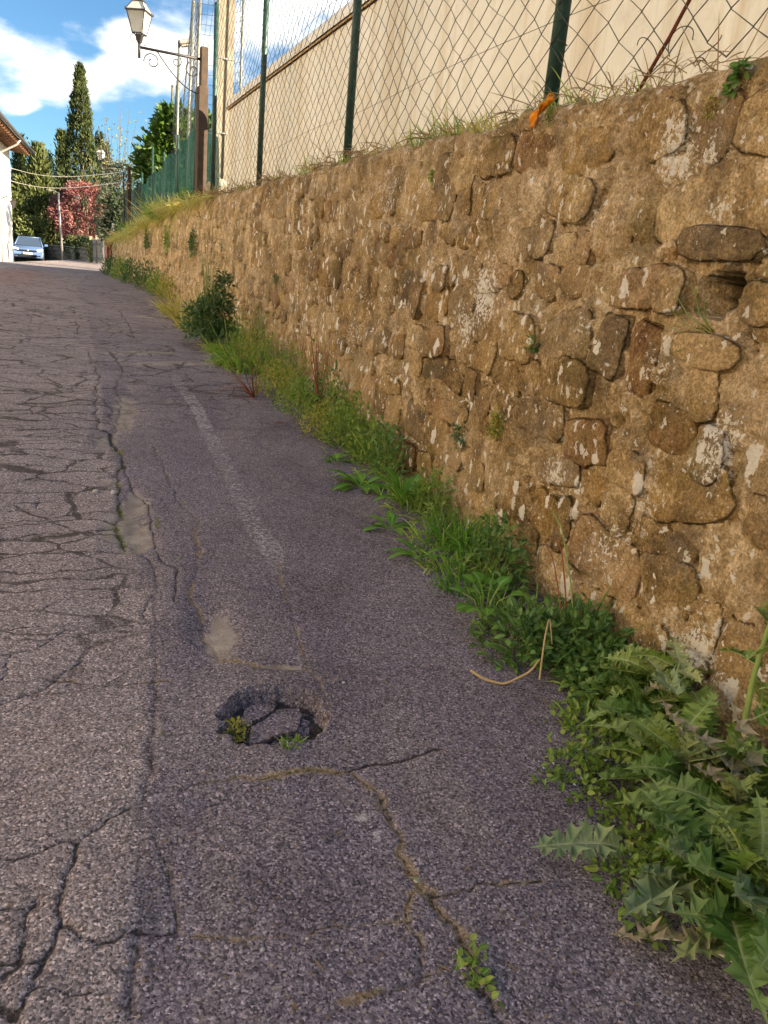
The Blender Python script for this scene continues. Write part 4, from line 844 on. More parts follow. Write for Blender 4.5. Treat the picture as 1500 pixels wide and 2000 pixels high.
# bent dry stalks
def stalk_obj(pts, r_, mat, label, name='dry_stalk'):
    P = np.array(pts); c = P[0].copy(); t = np.linspace(0, len(P)-1, len(P)*5); Q = np.stack([np.interp(t, range(len(P)), P[:, i]) for i in range(3)], -1)
    kk = np.hanning(7); kk /= kk.sum(); Qs = np.stack([np.convolve(np.pad(Q[:, i], 3, 'edge'), kk, 'valid') for i in range(3)], -1)
    s = LB(); s.stalk(Qs - c, np.linspace(r_, r_*.6, len(Qs)), .5, 6); o = s.build(name, mat); o.location = tuple(c); tag(o, label, 'stalk'); return o
M_PALE = leaf_mat('pale_dry_stalk', [(.44, .33, .16), (.50, .38, .20)], trans=.1)
q = lambda px, py, dz: np.array(gp(px, py, dz))
stalk_obj([q(918, 1312, .004), q(945, 1330, .004), q(985, 1342, .006), q(1030, 1345, .05), q(1045, 1350, .10)], .0045, M_PALE, 'thick pale dry stalk bent flat on the asphalt')
stalk_obj([q(1050, 1350, .03), q(1050, 1330, .14), q(1058, 1300, .16), q(1070, 1310, .08)], .003, M_PALE, 'hooked pale dry stalk rising from the pellitory')
for (px, py, h_, lean_, lab) in [(1130, 1290, .40, (-.02, .22), 'tall bare yellow-green stem bent at its tip before the wall'), (1165, 1270, .34, (-.04, .10), 'thin brown flower stem with a nodding tip before the wall'), (1100, 1290, .30, (.0, .20), 'thin dry brown stem leaning out of the pellitory')]:
    p = np.array(gp(px, py)); p[0] = min(p[0], 1.27); stalk_obj([p, p + [lean_[0]*.3, lean_[1]*.3, h_*.5], p + [lean_[0]*.7, lean_[1]*.7, h_*.9], p + [lean_[0], lean_[1], h_]], .0028, M_STEM if 'green' in lab else M_REDS, lab, 'dry_weed')

# --- the weedy verge along the wall foot
GG = 'grass tufts at the foot of the wall'; LG = 'green grass tuft growing at the foot of the stone wall'
for (px, py, n, hg, sp, mt) in [(905, 1085, 130, .30, .07, M_LUSH), (860, 1060, 120, .26, .08, M_LUSH), (945, 1090, 110, .28, .07, M_LUSH), (820, 1060, 80, .18, .08, M_GRASS), (880, 1150, 110, .20, .08, M_LUSH), (930, 1190, 60, .18, .06, M_LUSH), (785, 985, 80, .24, .07, M_GRASS), (840, 1110, 70, .15, .08, M_GRASS), (1210, 1280, 14, .36, .03, M_LUSH), (1280, 1300, 10, .34, .03, M_LUSH), (1135, 1440, 40, .14, .06, M_GRASS),
                                (700, 890, 60, .2, .08, M_GRASS), (560, 740, 70, .28, .10, M_GRASS), (520, 735, 60, .26, .10, M_GRASS), (590, 790, 60, .22, .08, M_GRASS), (640, 830, 70, .30, .08, M_GRASS), (735, 905, 60, .28, .07, M_GRASS), (480, 700, 80, .36, .10, M_GRASS), (545, 755, 70, .34, .09, M_DRYG), (670, 850, 50, .26, .07, M_DRYG)]:
    p = gp(px, py); grass_tuft((min(p[0]+.05, 1.29), p[1], p[2]), n, hg, sp, mt, LG, GG, .0065, (-.06, 0), .55)
b = LB(); n = 2600; yv = rng.uniform(.8, 11, n); xv = wallX(yv) - .04 - np.abs(rng.normal(0, .10, n)); P = np.stack([xv, yv, [surf(a, c) for a, c in zip(xv, yv)]], -1)
b.leaves(P, unit(rng.normal(0, .6, (n, 3)) + [0, 0, .8]), rnd_dir(n, -.3, .3), rng.uniform(.05, .20, n)*(1 + yv/16), .0045*(1 + yv/9), BLADE, .2, 0, .5); tag(b.build('verge_grass', M_GRASS), 'thin strip of short grass along the foot of the stone wall', 'grass', kind='stuff')
# broad dock plants
def dock(pos, n, L, W, label, el=(.25, 1.1), mat=M_DOCK):
    root = empty('dock_plant', pos); tag(root, label, 'plant')
    for k in range(n):
        b = LB(); a = 2*math.pi*k/n*1.618*1.0 + rng.uniform(0, .8); e = rng.uniform(*el); D = np.array([math.cos(a)*math.cos(e), math.sin(a)*math.cos(e), math.sin(e)])
        b.leaves(np.array([[.01*math.cos(a), .01*math.sin(a), 0]]), D, np.array([-math.cos(a)*math.sin(e), -math.sin(a)*math.sin(e), math.cos(e)]), L*rng.uniform(.7, 1.2), W*rng.uniform(.8, 1.2), [(0, .08), (.15, .15), (.3, .7), (.5, 1), (.7, .85), (.88, .45), (1, .03)], .3, .25, .25, .012); b.build('leaf', mat, root)
    return root
for (px, py, n, L, W, lab) in [(690, 950, 13, .20, .055, 'bright green broad-leaved dock at the asphalt edge'), (775, 985, 16, .25, .05, 'dark green dock with long upright leaves against the wall'), (745, 1035, 9, .13, .035, 'flattened dandelion rosette with toothed leaves on the asphalt edge'), (640, 900, 9, .10, .04, 'small pale dock rosette with a yellow dandelion above it'), (800, 1090, 12, .15, .035, 'low light green rosette under the grass tufts')]:
    p = gp(px, py); dock((min(p[0]+.04, 1.3), p[1], p[2]), n, L, W, lab, (.6, 1.3) if 'upright' in lab else (.2, .9))
# weeds of the middle distance
for (px, py, ex, ey, ez, n, L, W, mt, lab) in [
    (720, 905, .13, .26, .17, 560, .034, .015, M_HERB, 'leafy herb clump between the bright dock and the grass'), (760, 930, .10, .22, .22, 420, .03, .012, M_DARKHERB, 'dark herb against the wall behind the docks'), (690, 870, .10, .25, .22, 460, .03, .013, M_HERB, 'taller herb against the wall beyond the bright dock'), (830, 1010, .10, .18, .17, 380, .03, .012, M_HERB, 'herb clump under the long grass by the wall'),
    (640, 870, .12, .25, .17, 520, .030, .014, M_HERB, 'leafy herb clump beside the bright green dock'), (600, 850, .14, .28, .16, 700, .022, .009, M_YEL, 'yellow-flowered weed clump at the asphalt edge'), (655, 835, .10, .20, .22, 420, .028, .012, M_HERB, 'tall herb against the wall behind the yellow-flowered weed'),
    (560, 805, .16, .35, .18, 760, .026, .012, M_HERB, 'tangled green weed mound under the tall red dock stem'), (520, 770, .16, .4, .20, 720, .028, .011, M_YEL, 'olive weed mound between bare reddish twigs and grass'), (500, 735, .14, .4, .28, 520, .03, .012, M_HERB, 'tall weed clump beside the brown seeded stems'), (470, 720, .12, .35, .30, 420, .03, .01, M_YEL, 'brownish seeded weed clump next to the drooping grass'),
    (545, 770, .11, .30, .34, 380, .03, .011, M_HERB, 'tall leafy weed against the wall behind the olive mound'), (485, 715, .11, .35, .40, 360, .032, .012, M_YEL, 'tall dry-topped weed against the wall behind the brown stems'), (620, 820, .10, .25, .28, 360, .028, .012, M_DARKHERB, 'dark leafy weed against the wall by the red dock'), (450, 700, .10, .35, .36, 320, .034, .012, M_HERB, 'leafy weed leaning on the wall by the drooping grass'), (405, 665, .12, .5, .34, 340, .04, .015, M_HERB, 'green weed clump between the bush and the wall'),
    (335, 585, .18, .6, .35, 500, .05, .02, M_YEL, 'yellowing weed clump beyond the dark bush'), (305, 575, .2, .8, .4, 520, .055, .022, M_HERB, 'green weed clump along the far wall foot'), (285, 565, .22, .9, .5, 560, .06, .024, M_BUSH, 'dark weed clump along the far wall foot'), (262, 553, .25, 1.1, .5, 560, .07, .03, M_BUSH, 'shaded weed clump near the wall end'), (243, 545, .25, 1.3, .5, 520, .08, .03, M_HERB, 'green weed clump near the wall end'), (228, 538, .25, 1.6, .45, 480, .09, .03, M_BUSH, 'weed clump at the end of the wall by the tarp')]:
    p = gp(px, py); herb('weed_clump', (min(p[0]+.08, float(wallX(p[1]))-.10), p[1], p[2]), (ex, ey, ez*(1.3 if py > 690 else 1.0)), n, L, W, LANCE, mt, lab, None, 22, None, 'weed', .6, .35)
GD = 'drooping grass clumps by the dark bush'
for (px, py, n, hg, sp, mt) in [(430, 715, 260, .45, .13, M_GRASS), (455, 725, 200, .38, .12, M_GRASS), (415, 690, 200, .48, .12, M_GRASS)]:
    p = gp(px, py); grass_tuft((min(p[0]+.12, float(wallX(p[1]))-.08), p[1], p[2]), n, hg, sp, mt, 'thick drooping grass clump beside the dark bush', GD, .009, (-.25, -.1), .9)
for (px, py, n, hg) in [(330, 625, 200, .5), (315, 612, 180, .5), (345, 640, 150, .35)]:
    p = gp(px, py); grass_tuft((p[0]+.18, p[1], p[2]), n, hg, .16, M_DRYG, 'yellowish dry grass clump beyond the dark bush', 'dry grass clumps beyond the bush', .010, (-.15, 0), .5)
p = gp(372, 678); pb = (p[0]+.20, p[1]+.15, p[2])
bush = empty('bush', pb); tag(bush, 'dark green spiny-leaved bush standing before the middle of the wall', 'bush')
b = LB()
for (cx_, cy_, cz_, rx_, rz_, n_) in [(-.05, -.10, .10, .22, .20, 420), (.10, .12, .16, .20, .26, 420), (-.08, .22, .14, .20, .24, 360), (.05, -.02, .36, .17, .22, 380), (.12, .26, .34, .14, .22, 240), (-.12, .02, .30, .13, .16, 200), (.10, -.20, .12, .15, .16, 220), (.12, .08, .58, .09, .16, 120)]:
    leaf_mass(b, (cx_, cy_, cz_), (rx_, rx_*1.15, rz_), n_, .062, .022, LANCE, .35, .4, .5, .1, .15)
b.build('foliage', M_BUSH, bush)
s = LB()
for k in range(26):
    d = rnd_dir(1, .3, 1)[0]*[.3, .34, .75]; t = np.linspace(0, 1, 5)[:, None]; s.stalk(d*t*np.array([1, 1, 1]) + rng.normal(0, .01, (5, 3)), np.linspace(.006, .002, 5))
for k in range(7):
    d = np.array([rng.normal(.02, .09), rng.normal(0, .12), rng.uniform(.75, 1.05)]); s.stalk([(0, 0, 0), d*.5, d], [.005, .004, .002])
    bb = LB(); 
s.build('stems', M_STEM, bush)
b = LB(); n = 160; tt_ = rng.uniform(.55, 1.0, n); P = np.stack([rng.normal(.02, .06, n), rng.normal(0, .09, n), tt_*1.0], -1); b.leaves(P, rnd_dir(n, -.1, .6), [0, 0, 1], .05, .014, LANCE, .2, .3); b.build('upper_leaves', M_BUSH, bush)
# reddish dock stems and twigs
p = np.array(gp(592, 815)); p[0] = min(p[0]+.1, 1.29); rd = empty('red_dock', p); tag(rd, 'tall dock with bare red-brown stems standing before the wall', 'plant'); s = LB(); b = LB()
for k in range(6):
    d = np.array([rng.normal(0, .05), rng.normal(0, .12), rng.uniform(.3, .62)]); s.stalk([(0, 0, 0), d*.5 + rng.normal(0, .01, 3), d], [.0055, .004, .002], None, 5)
    b.leaves(np.array([d*t for t in (.3, .5, .7, .85)]), rnd_dir(4, -.2, .4), [0, 0, 1], .05, .026, OVAL, .3, .4)
s.build('stems', M_REDS, rd); b.build('leaves', M_DOCK, rd)
p = np.array(gp(468, 775)); s = LB()
for k in range(16):
    d = np.array([rng.normal(-.08, .10), rng.normal(0, .2), rng.uniform(.02, .35)]); s.stalk([(0, 0, 0), d*.5 + rng.normal(0, .02, 3), d], [.004, .003, .0015])
o = s.build('red_twigs', M_REDS); o.location = tuple(p + [.1, 0, 0]); tag(o, 'loose heap of bare reddish brown twigs beside the weeds', 'twigs')
# yellow and orange specks among the verge plants
f = LB()
for (px, py, dz, n) in [(700, 872, .12, 1), (905, 1100, .14, 1), (610, 850, .12, 14), (590, 830, .14, 12), (620, 870, .1, 10), (1397, 1390, .1, 1)]:
    for k in range(n):
        c = q(px + rng.normal(0, 12 if n > 1 else 0), py + rng.normal(0, 12 if n > 1 else 0), dz); f.leaves(np.tile(c, (7, 1)), rnd_dir(7, .1, .5), [0, 0, 1], .011 if n == 1 else .006, .005, OVAL, 0)
tag(f.build('yellow_flowers', M_YFLOW), 'tiny yellow weed flowers scattered along the verge', 'flowers', kind='stuff')
f = LB(); n = 150; yv = rng.uniform(1.3, 5, n); xv = wallX(yv) - rng.uniform(.06, .42, n); P = np.stack([xv, yv, [surf(a, c)+.006 for a, c in zip(xv, yv)]], -1); f.leaves(P, rnd_dir(n, -.05, .2), [0, 0, 1], rng.uniform(.015, .05, n), .004, BLADE, .1, .1)
tag(f.build('dead_leaf_litter', M_STRAW), 'dry brown straw litter on the asphalt edge under the weeds', 'litter', kind='stuff')

# --- plants growing out of the wall and along its top
def wall_plant(px, py, ext, n, L, W, prof, mat, label, stems=5):
    p = on_wall(px, py, .0); root = empty('wall_plant', tuple(p + [-.005, 0, 0])); tag(root, label, 'plant'); b = LB(); d = rnd_dir(n, -.8, .9); d[:, 0] = -np.abs(d[:, 0])*.8; P = d*np.asarray(ext)*(.35 + .65*rng.random(n)[:, None])
    b.leaves(P, unit(d + rng.normal(0, .5, (n, 3)) + [-.3, 0, -.1]), unit(rng.normal(0, .4, (n, 3)) + [-.6, 0, .7]), L*rng.uniform(.6, 1.2, n), W*rng.uniform(.6, 1.2, n), prof, .2, .3); b.build('foliage', mat, root); s = LB()
    for k in range(stems): e = P[rng.integers(0, n)]; s.stalk([(.03, 0, 0), e*.5 + rng.normal(0, .005, 3), e], [.0022, .0018, .001])
    s.build('stems', M_REDS, root); return root
wall_plant(1050, 672, (.05, .035, .035), 46, .022, .013, OVAL, M_DARKHERB, 'small dark green plant rooted in the bare middle of the wall')
wall_plant(1455, 140, (.02, .024, .026), 30, .020, .018, ROUND, M_DARKHERB, 'round-leaved pennywort hanging under the wall top')
wall_plant(1432, 175, (.02, .015, .025), 14, .018, .015, ROUND, M_DARKHERB, 'tiny pennywort below the larger pennywort near the wall top')
wall_plant(1392, 215, (.012, .028, .05), 110, .008, .004, OVAL, M_YEL, 'mossy trailing plant above the large white lichen patch', 6)
wall_plant(977, 830, (.05, .045, .075), 190, .018, .009, OVAL, M_YEL, 'brownish bushy plant growing from the lower wall')
wall_plant(905, 850, (.05, .05, .07), 110, .018, .009, OVAL, M_BUSH, 'grey-green sprig beside the brownish bushy wall plant')
wall_plant(850, 345, (.02, .06, .035), 90, .016, .008, OVAL, M_HERB, 'small green tuft hanging just below the wall edge')
wall_plant(1078, 232, (.02, .03, .03), 60, .012, .006, OVAL, M_HERB, 'little green tuft under the orange rag')
wall_plant(545, 545, (.04, .10, .06), 60, .03, .012, OVAL, M_BUSH, 'dark sprig on the far half of the wall')
wall_plant(380, 480, (.06, .4, .22), 240, .06, .02, LANCE, M_BUSH, 'dark weeds hanging down the far wall below the grass bank'); wall_plant(330, 470, (.06, .5, .25), 240, .06, .02, LANCE, M_HERB, 'green weeds hanging down the far wall'); wall_plant(290, 470, (.06, .6, .22), 220, .07, .025, LANCE, M_BUSH, 'shaded weeds hanging near the wall end')
p = on_wall(1382, 655); s = LB(); fr = empty('fennel_sprig', tuple(p)); tag(fr, 'wispy fennel sprig growing below the square hole in the wall', 'plant'); b = LB()
for (dy, dz) in [(.10, .10), (.14, .02), (.03, .12), (.09, .05), (-.02, .09), (.05, -.05)]:
    e = np.array([-.05, dy, dz]); s.stalk([(.02, 0, 0), e*.55 + [0, 0, -.01], e], [.0022, .0016, .0008]); tt_ = rng.uniform(.4, 1.05, 16)[:, None]; b.leaves(e*tt_, rnd_dir(16, -.3, .8), [0, 0, 1], .022, .0016, BLADE, 0)
s.build('stems', M_STEM, fr); b.build('leaves', M_HERB, fr)
# grass along the wall top
GT = 'grass tufts along the wall top'
for (px, py, n, hg, mt) in [(905, 240, 60, .26, M_GRASS), (880, 245, 50, .22, M_GRASS), (935, 235, 40, .2, M_DRYG), (860, 262, 36, .16, M_GRASS), (985, 220, 50, .13, M_DRYG), (1010, 205, 60, .12, M_DRYG), (1120, 180, 26, .15, M_GRASS), (1150, 175, 14, .18, M_GRASS), (1180, 160, 14, .20, M_GRASS), (700, 300, 46, .14, M_GRASS), (640, 318, 60, .2, M_DRYG), (620, 325, 40, .22, M_GRASS), (1240, 150, 24, .10, M_DRYG), (1310, 120, 10, .10, M_GRASS), (1400, 108, 9, .08, M_GRASS), (820, 275, 40, .14, M_DRYG), (760, 285, 40, .12, M_DRYG), (560, 340, 60, .16, M_DRYG), (490, 360, 60, .18, M_DRYG), (1070, 190, 40, .10, M_DRYG)]:
    p = on_wall(px, py, .13); y = float(p[1]); x = float(wallX(y)) + .13 + .05*rng.random(); grass_tuft((x, y, float(topZ(y))-.01), int(n*1.3), hg, .09 + .01*(y/3), mt, 'grass tuft sprouting at the fence foot on the wall top' if mt is M_GRASS else 'dry grass tuft at the fence foot on the wall top', GT if mt is M_GRASS else 'dry grass tufts along the wall top', .0035*(1 + y/9), (-.1, 0), .4)
b = LB(); n = 2600; yv = rng.uniform(1.2, 12, n); keep = vnoise(yv*1.8, yv*0, 150) > .35; yv = yv[keep]; n = len(yv); o_ = rng.uniform(.02, .35, n); P = np.stack([wallX(yv) + o_, yv, topZ(yv) + rng.uniform(0, .03, n)], -1)
b.leaves(P, unit(rng.normal(0, .7, (n, 3)) + [-.35, 0, .1]), rnd_dir(n, -.4, .4), rng.uniform(.05, .16, n)*(1 + yv/14), .0028*(1 + yv/7), BLADE, .1, 0, rng.uniform(0, .6, n)); tag(b.build('dead_grass_mat', M_STRAW), 'mat of dead brown grass stems along the wall top', 'dry grass', kind='stuff')
# the sunlit grassy bank further on
for (px, py, n, hg, mt) in [(330, 415, 420, .75, M_DRYG), (350, 405, 320, .6, M_DRYG), (305, 425, 320, .7, M_DRYG), (375, 395, 260, .45, M_DRYG), (410, 388, 200, .35, M_DRYG), (280, 432, 260, .6, M_DRYG), (335, 400, 300, .8, M_GRASS), (262, 438, 220, .6, M_DRYG), (245, 442, 220, .6, M_DRYG)]:
    p = on_wall(px, py, .15); y = float(p[1]); x = float(wallX(y)) + .18; grass_tuft((x, y, float(bankZ(x, y))-.03), n, hg*.8, .30, mt, 'tall sun-dried grass on the bank before the green screen' if mt is M_DRYG else 'bright green tall grass on the bank before the green screen', 'tall grass on the bank', .011, (rng.normal(-.12, .2), rng.normal(0, .2)), .45)
b = LB(); n = 5200; yv = rng.uniform(10.5, 23.5, n); o_ = rng.uniform(-.03, .45, n); P = np.stack([wallX(yv) + o_, yv, np.where(o_ < .3, topZ(yv), bankZ(wallX(yv)+o_, yv)) - .02], -1); hang = (o_ < .12)
clp = vnoise(yv*1.6, o_*3, 160)[:, None]; D = unit(rng.normal(0, .6, (n, 3)) + np.where(hang[:, None], [-.5, 0, .15], [-.15, 0, .8])); b.leaves(P, D, rnd_dir(n, -.4, .4), rng.uniform(.08, .30, n)*(.4 + 1.5*clp[:, 0]), .010, BLADE, .1, 0, rng.uniform(.1, .9, n)); tag(b.build('bank_grass', M_DRYG), 'rough dry grass covering the bank above the far wall', 'grass', kind='stuff')

for (y_, o_, ex, ez, n_, mt, lab) in [(13.2, .18, .22, .30, 260, M_HERB, 'green weed clump on the bank below the lamp post'), (15.2, .12, .28, .26, 300, M_YEL, 'yellowish weed clump on the bank before the screen'), (17.4, .15, .30, .34, 320, M_BUSH, 'dark weed clump on the bank before the screen'), (19.8, .15, .34, .32, 320, M_HERB, 'leafy weed clump on the bank near the wall end'), (22.2, .15, .36, .38, 320, M_BUSH, 'dark weed clump on the bank at the wall end')]:
    x_ = float(wallX(y_)) + o_; herb('bank_weed', (x_, y_, float(topZ(y_)) - .03), (ex*.7, ex*1.6, ez), n_, .07, .025, LANCE, mt, lab, None, 16, None, 'weed', .6, .3)
# --- small weeds on the road
def road_weed(px, py, n, hg, sp, label, mat=M_GRASS, dz=0.0):
    p = gp(px, py, dz); return grass_tuft(p, n, hg, sp, mat, label, None, .004, (0, 0), .6, 'road_weed')
road_weed(568, 1464, 80, .05, .020, 'stiff grass tuft at the front rim of the pothole', M_GRASS, .0); 
p = gp(458, 1425, .0); herb('road_weed', (p[0], p[1], p[2]), (.022, .035, .05), 150, .013, .006, OVAL, M_YEL, 'leafy weed filling one end of the pothole', None, 10)
p = gp(922, 1905); herb('road_weed', p, (.016, .04, .025), 60, .016, .011, ROUND, M_HERB, 'small round-leaved weed growing in the asphalt crack', None, 4)
for (px, py, n) in [(895, 1840, 22), (708, 1533, 18), (640, 1322, 20), (318, 1445, 14), (232, 940, 30), (236, 880, 30), (308, 1020, 26), (330, 1332, 12), (345, 1085, 16), (240, 1058, 20), (855, 1905, 14), (225, 1030, 14)]: road_weed(px, py, n, .018 if py > 1200 else .03, .02 if py > 1200 else .05, 'tiny moss-like weed rooted in an asphalt crack').__setitem__('group', 'tiny weeds in the asphalt cracks')
f = LB()
for (px, py, az, L) in [(1015, 1905, 2.2, .03), (633, 1905, 2.0, .03), (585, 1982, 2.3, .02), (880, 1905, 2.4, .025), (530, 1553, 2, .015), (655, 1640, .3, .02), (905, 1712, .6, .02), (400, 1836, 2.5, .016), (262, 1893, .2, .015), (720, 1952, 2.6, .03), (765, 1345, 1.9, .05)]:
    c = q(px, py, .003); f.leaves(c, (math.cos(az), math.sin(az), .05), [0, 0, 1], L, .0035, LANCE, .1)
tag(f.build('pine_straw', M_STRAW), 'scattered brown straw bits lying on the asphalt', 'litter', kind='stuff')
m_peb = simple('pale_pebble', (.50, .48, .46), (.36, .34, .33), 40, .8)
for (px, py, r_, lab) in [(512, 1861, .0045, 'white'), (599, 1838, .004, 'white'), (222, 962, .018, 'white'), (188, 960, .015, 'tan'), (242, 1564, .005, 'white'), (268, 1351, .004, 'white'), (812, 1728, .007, 'white'), (671, 1340, .006, 'grey')]:
    p = gp(px, py); V, F = lathe([(.001, -.3), (.8, -.25), (1.0, .1), (.75, .5), (.3, .7), (.001, .72)], 7); V = [(x*r_*(1+.25*math.sin(7*y+px)), y*r_*.8, z_*r_) for x, y, z_ in V]; m = MB(); m.add(V, F); o = m.build('pebble', m_peb, None, True); o.location = p; tag(o, 'small pale pebble lying on the asphalt', 'pebble', 'loose pebbles on the road')
b = LB(); b.leaves(np.zeros((1, 3)), (math.cos(2.2), math.sin(2.2), .1), (.2, .1, 1), .026, .008, LANCE, .3, .2); o = b.build('fallen_leaf', M_THISP); o.location = gp(820, 1737, .006); tag(o, 'single pale curled leaf fallen in the ochre crack', 'leaf')
b = LB(); b.leaves(np.zeros((1, 3)), (-.6, .3, .1), (.2, .1, 1), .07, .035, OVAL, .4, .3); o = b.build('fallen_leaf', M_ORANGE); o.location = gp(556, 838, .03); tag(o, 'orange dead leaf lying at the asphalt edge beside the weeds', 'leaf')

# orange rag caught on the wall top
m_rag = simple('orange_cloth', (.80, .30, .015), (.66, .22, .01), 30, .6, 0, .3, .3, .004)
pt = [on_wall(*p, -.012) for p in [(1086, 188), (1060, 200), (1042, 222), (1040, 240)]]
m = MB(); nu, nv = 14, 7; V = []; F = []
cl = [on_wall(*p, -.015) for p in [(1082, 186), (1074, 200), (1062, 212), (1054, 222), (1048, 232), (1046, 243), (1044, 250)]]; wd = [.010, .026, .040, .046, .030, .008, .014]
ts = np.linspace(0, 6, nu)
for i, t in enumerate(ts):
    c = np.array([np.interp(t, range(7), [k_[j] for k_ in cl]) for j in range(3)]); w = np.interp(t, range(7), wd)
    for j in range(nv):
        u = j/(nv-1)*2-1; V.append(c + np.array([-.008 - .010*math.sin(u*4 + t*1.3) - .006*math.cos(t*2.2), -u*w*.85, u*w*.35 + .004*math.sin(t*3)]))
for i in range(nu-1):
    for j in range(nv-1): a = i*nv+j; F.append((a, a+1, a+nv+1, a+nv))
m.add(V, F); o = m.build('orange_rag', m_rag, None, True); o.modifiers.new('thickness', 'SOLIDIFY').thickness = .002; tag(o, 'crumpled orange plastic rag hanging over the wall top by a fence post', 'rag')

# ---------------------------------------------------------------- lamp posts with wrought-iron lanterns
m_wood = simple('weathered_brown_post', (.085, .060, .043), (.05, .035, .025), 9, .8, 0, .2, .5, .006)
m_iron = simple('dark_wrought_iron', (.055, .05, .05), (.03, .028, .03), 30, .5, .4, .4)
m_zinc = simple('galvanised_steel', (.42, .41, .38), (.32, .31, .29), 12, .45, .5, .4)
m_conc = simple('cast_concrete', (.30, .27, .21), (.22, .195, .15), 5, .9, 0, .15, .4, .01)
m_glass, g_, b_ = new_mat('frosted_lantern_glass', .35, .5); b_.inputs['Base Color'].default_value = (.80, .80, .74, 1); b_.inputs['Transmission Weight'].default_value = .55; b_.inputs['IOR'].default_value = 1.15
def frustum(m, c, r0, z0, r1, z1, rot=0.0, n=4):
    V = [(c[0]+r*math.cos(rot+2*math.pi*k/n), c[1]+r*math.sin(rot+2*math.pi*k/n), c[2]+z_) for r, z_ in ((r0, z0), (r1, z1)) for k in range(n)]
    return m.add(V, [tuple(range(n-1, -1, -1)), tuple(range(n, 2*n))] + [(k, (k+1) % n, n+(k+1) % n, n+k) for k in range(n)])
def arc(c, r0, r1, a0, a1, u, w, n=18):
    t = np.linspace(0, 1, n); a = a0 + (a1-a0)*t; r = r0 + (r1-r0)*t; return [np.asarray(c) + np.asarray(u)*rr*math.cos(x) + np.asarray(w)*rr*math.sin(x) for x, rr in zip(a, r)]
def lantern_post(base, top, arm_end, scale, label, mats, rot=.35):
    """square post, iron bracket with scrolls, four-sided tapered lantern standing on the bracket end"""
    bx = np.array(base); root = empty('lamp_post', base); tag(root, label, 'street lamp', 'lamp posts with iron lanterns'); H = top - base[2]; ax = np.array(arm_end) - bx; az = float(ax[2]); hx = np.array([ax[0], ax[1], 0]); AL = np.linalg.norm(hx); u = hx/AL; up = np.array([0, 0, 1.0]); s = scale
    wdt = .145*s; m = MB(); m.box((0, 0, H*.37 - .15), (wdt, wdt, H*.74 + .3), .2, None, .008); m.build('post', m_wood, root)
    m = MB(); m.box((.012*s, 0, H*.865), (wdt*.72, wdt*.72, H*.27), .2, None, .006); m.build('upper_post', m_wood, root)
    m = MB(); m.box((-wdt*.55*u[0] - .02*s + u[0]*.11*s, u[1]*.085*s, H*.36-.1), (.022*s, .03*s, H*.72+.2)); m.build('conduit', m_zinc, root)
    e = u*AL; m = MB(); m.tube([up*(az-.01), e + up*az], .019*s, 8); arm = m.build('arm', m_iron, root, True)
    sc = AL; m = MB(); m.tube(arc(e*.80 + up*(az-.155*s), .03*s, .12*s, math.pi*2.4, math.pi*-.05, u, up), .0085*s, 5); m.build('scroll', m_iron, arm, True)
    m = MB(); m.tube(arc(e*.42 + up*(az-.10*s), .02*s, .075*s, -math.pi*1.9, math.pi*.3, -u, up), .0075*s, 5); m.build('scroll', m_iron, arm, True)
    m = MB(); m.tube(arc(e*.16 + up*(az-.17*s), .03*s, .11*s, -math.pi*2.0, math.pi*.4, u, up), .0085*s, 5); m.build('scroll', m_iron, arm, True)
    t = np.linspace(0, 1, 16)[:, None]; pts = (e*.72 + up*(az-.02*s))*(1-t)**2 + 2*(e*.42 + up*(az-.36*s))*t*(1-t)*1.0 + (u*.03 + up*(az-.48*s))*t*t; bow = np.sin(t*math.pi*1.0)*(-.05*s)*up*t
    m = MB(); m.tube(pts + bow, .009*s, 5); m.build('brace', m_iron, arm, True)
    m = MB(); m.tube([e + up*(az-.14*s), e + up*(az+.09*s)], .019*s, 8); m.build('pipe', m_iron, arm, True)
    L = empty('lantern', (0, 0, 0)); L.parent = root; L.location = tuple(e + up*(az + .085*s)); q = .70*s
    # lantern body: base plate, tapered panes in a frame, roof, chimney, finial
    m = MB(); frustum(m, (0, 0, 0), .035*q, -.06*q, .10*q, .10*q, rot, 4); m.tube([(0, 0, -.02*q), (0, 0, .12*q)], .024*q, 6); m.build('cup', m_iron, L)
    rb, rt, zb, zt = .15*q, .265*q, .115*q, .50*q
    for k in range(4):
        a = rot + k*math.pi/2; b2 = rot + (k+1)*math.pi/2; P0, P1 = np.array([rb*math.cos(a), rb*math.sin(a), zb]), np.array([rb*math.cos(b2), rb*math.sin(b2), zb]); P2, P3 = np.array([rt*math.cos(b2), rt*math.sin(b2), zt]), np.array([rt*math.cos(a), rt*math.sin(a), zt])
        inn = .985; m = MB(); o4 = [np.array([p[0]*inn, p[1]*inn, p[2]]) for p in (P0, P1, P2, P3)]; i4 = [np.array([p[0]*.955, p[1]*.955, p[2]]) for p in (P0, P1, P2, P3)]; m.add(o4 + i4, [(0, 1, 2, 3), (7, 6, 5, 4), (0, 4, 5, 1), (1, 5, 6, 2), (2, 6, 7, 3), (3, 7, 4, 0)]); m.build('pane', m_glass, L)
        m = MB(); m.tube([P0, P3], .011*q, 5); m.tube([P0, P1], .011*q, 5); m.build('frame', m_iron, L)
        m = MB(); m.tube(arc(((P0[0])*.62, (P0[1])*.62, .02*q), .09*q, .09*q, -math.pi*.5, math.pi*.5, (math.cos(a), math.sin(a), 0), up, 8), .007*q, 4); m.build('leg', m_iron, L, True)
        m = MB(); rr = .295*q; m.tube([(rr*math.cos(a), rr*math.sin(a), zt+.0*q), (rr*math.cos(a)*.995, rr*math.sin(a)*.995, zt+.055*q)], [.012*q, .003*q], 5); m.build('spike', m_iron, L)
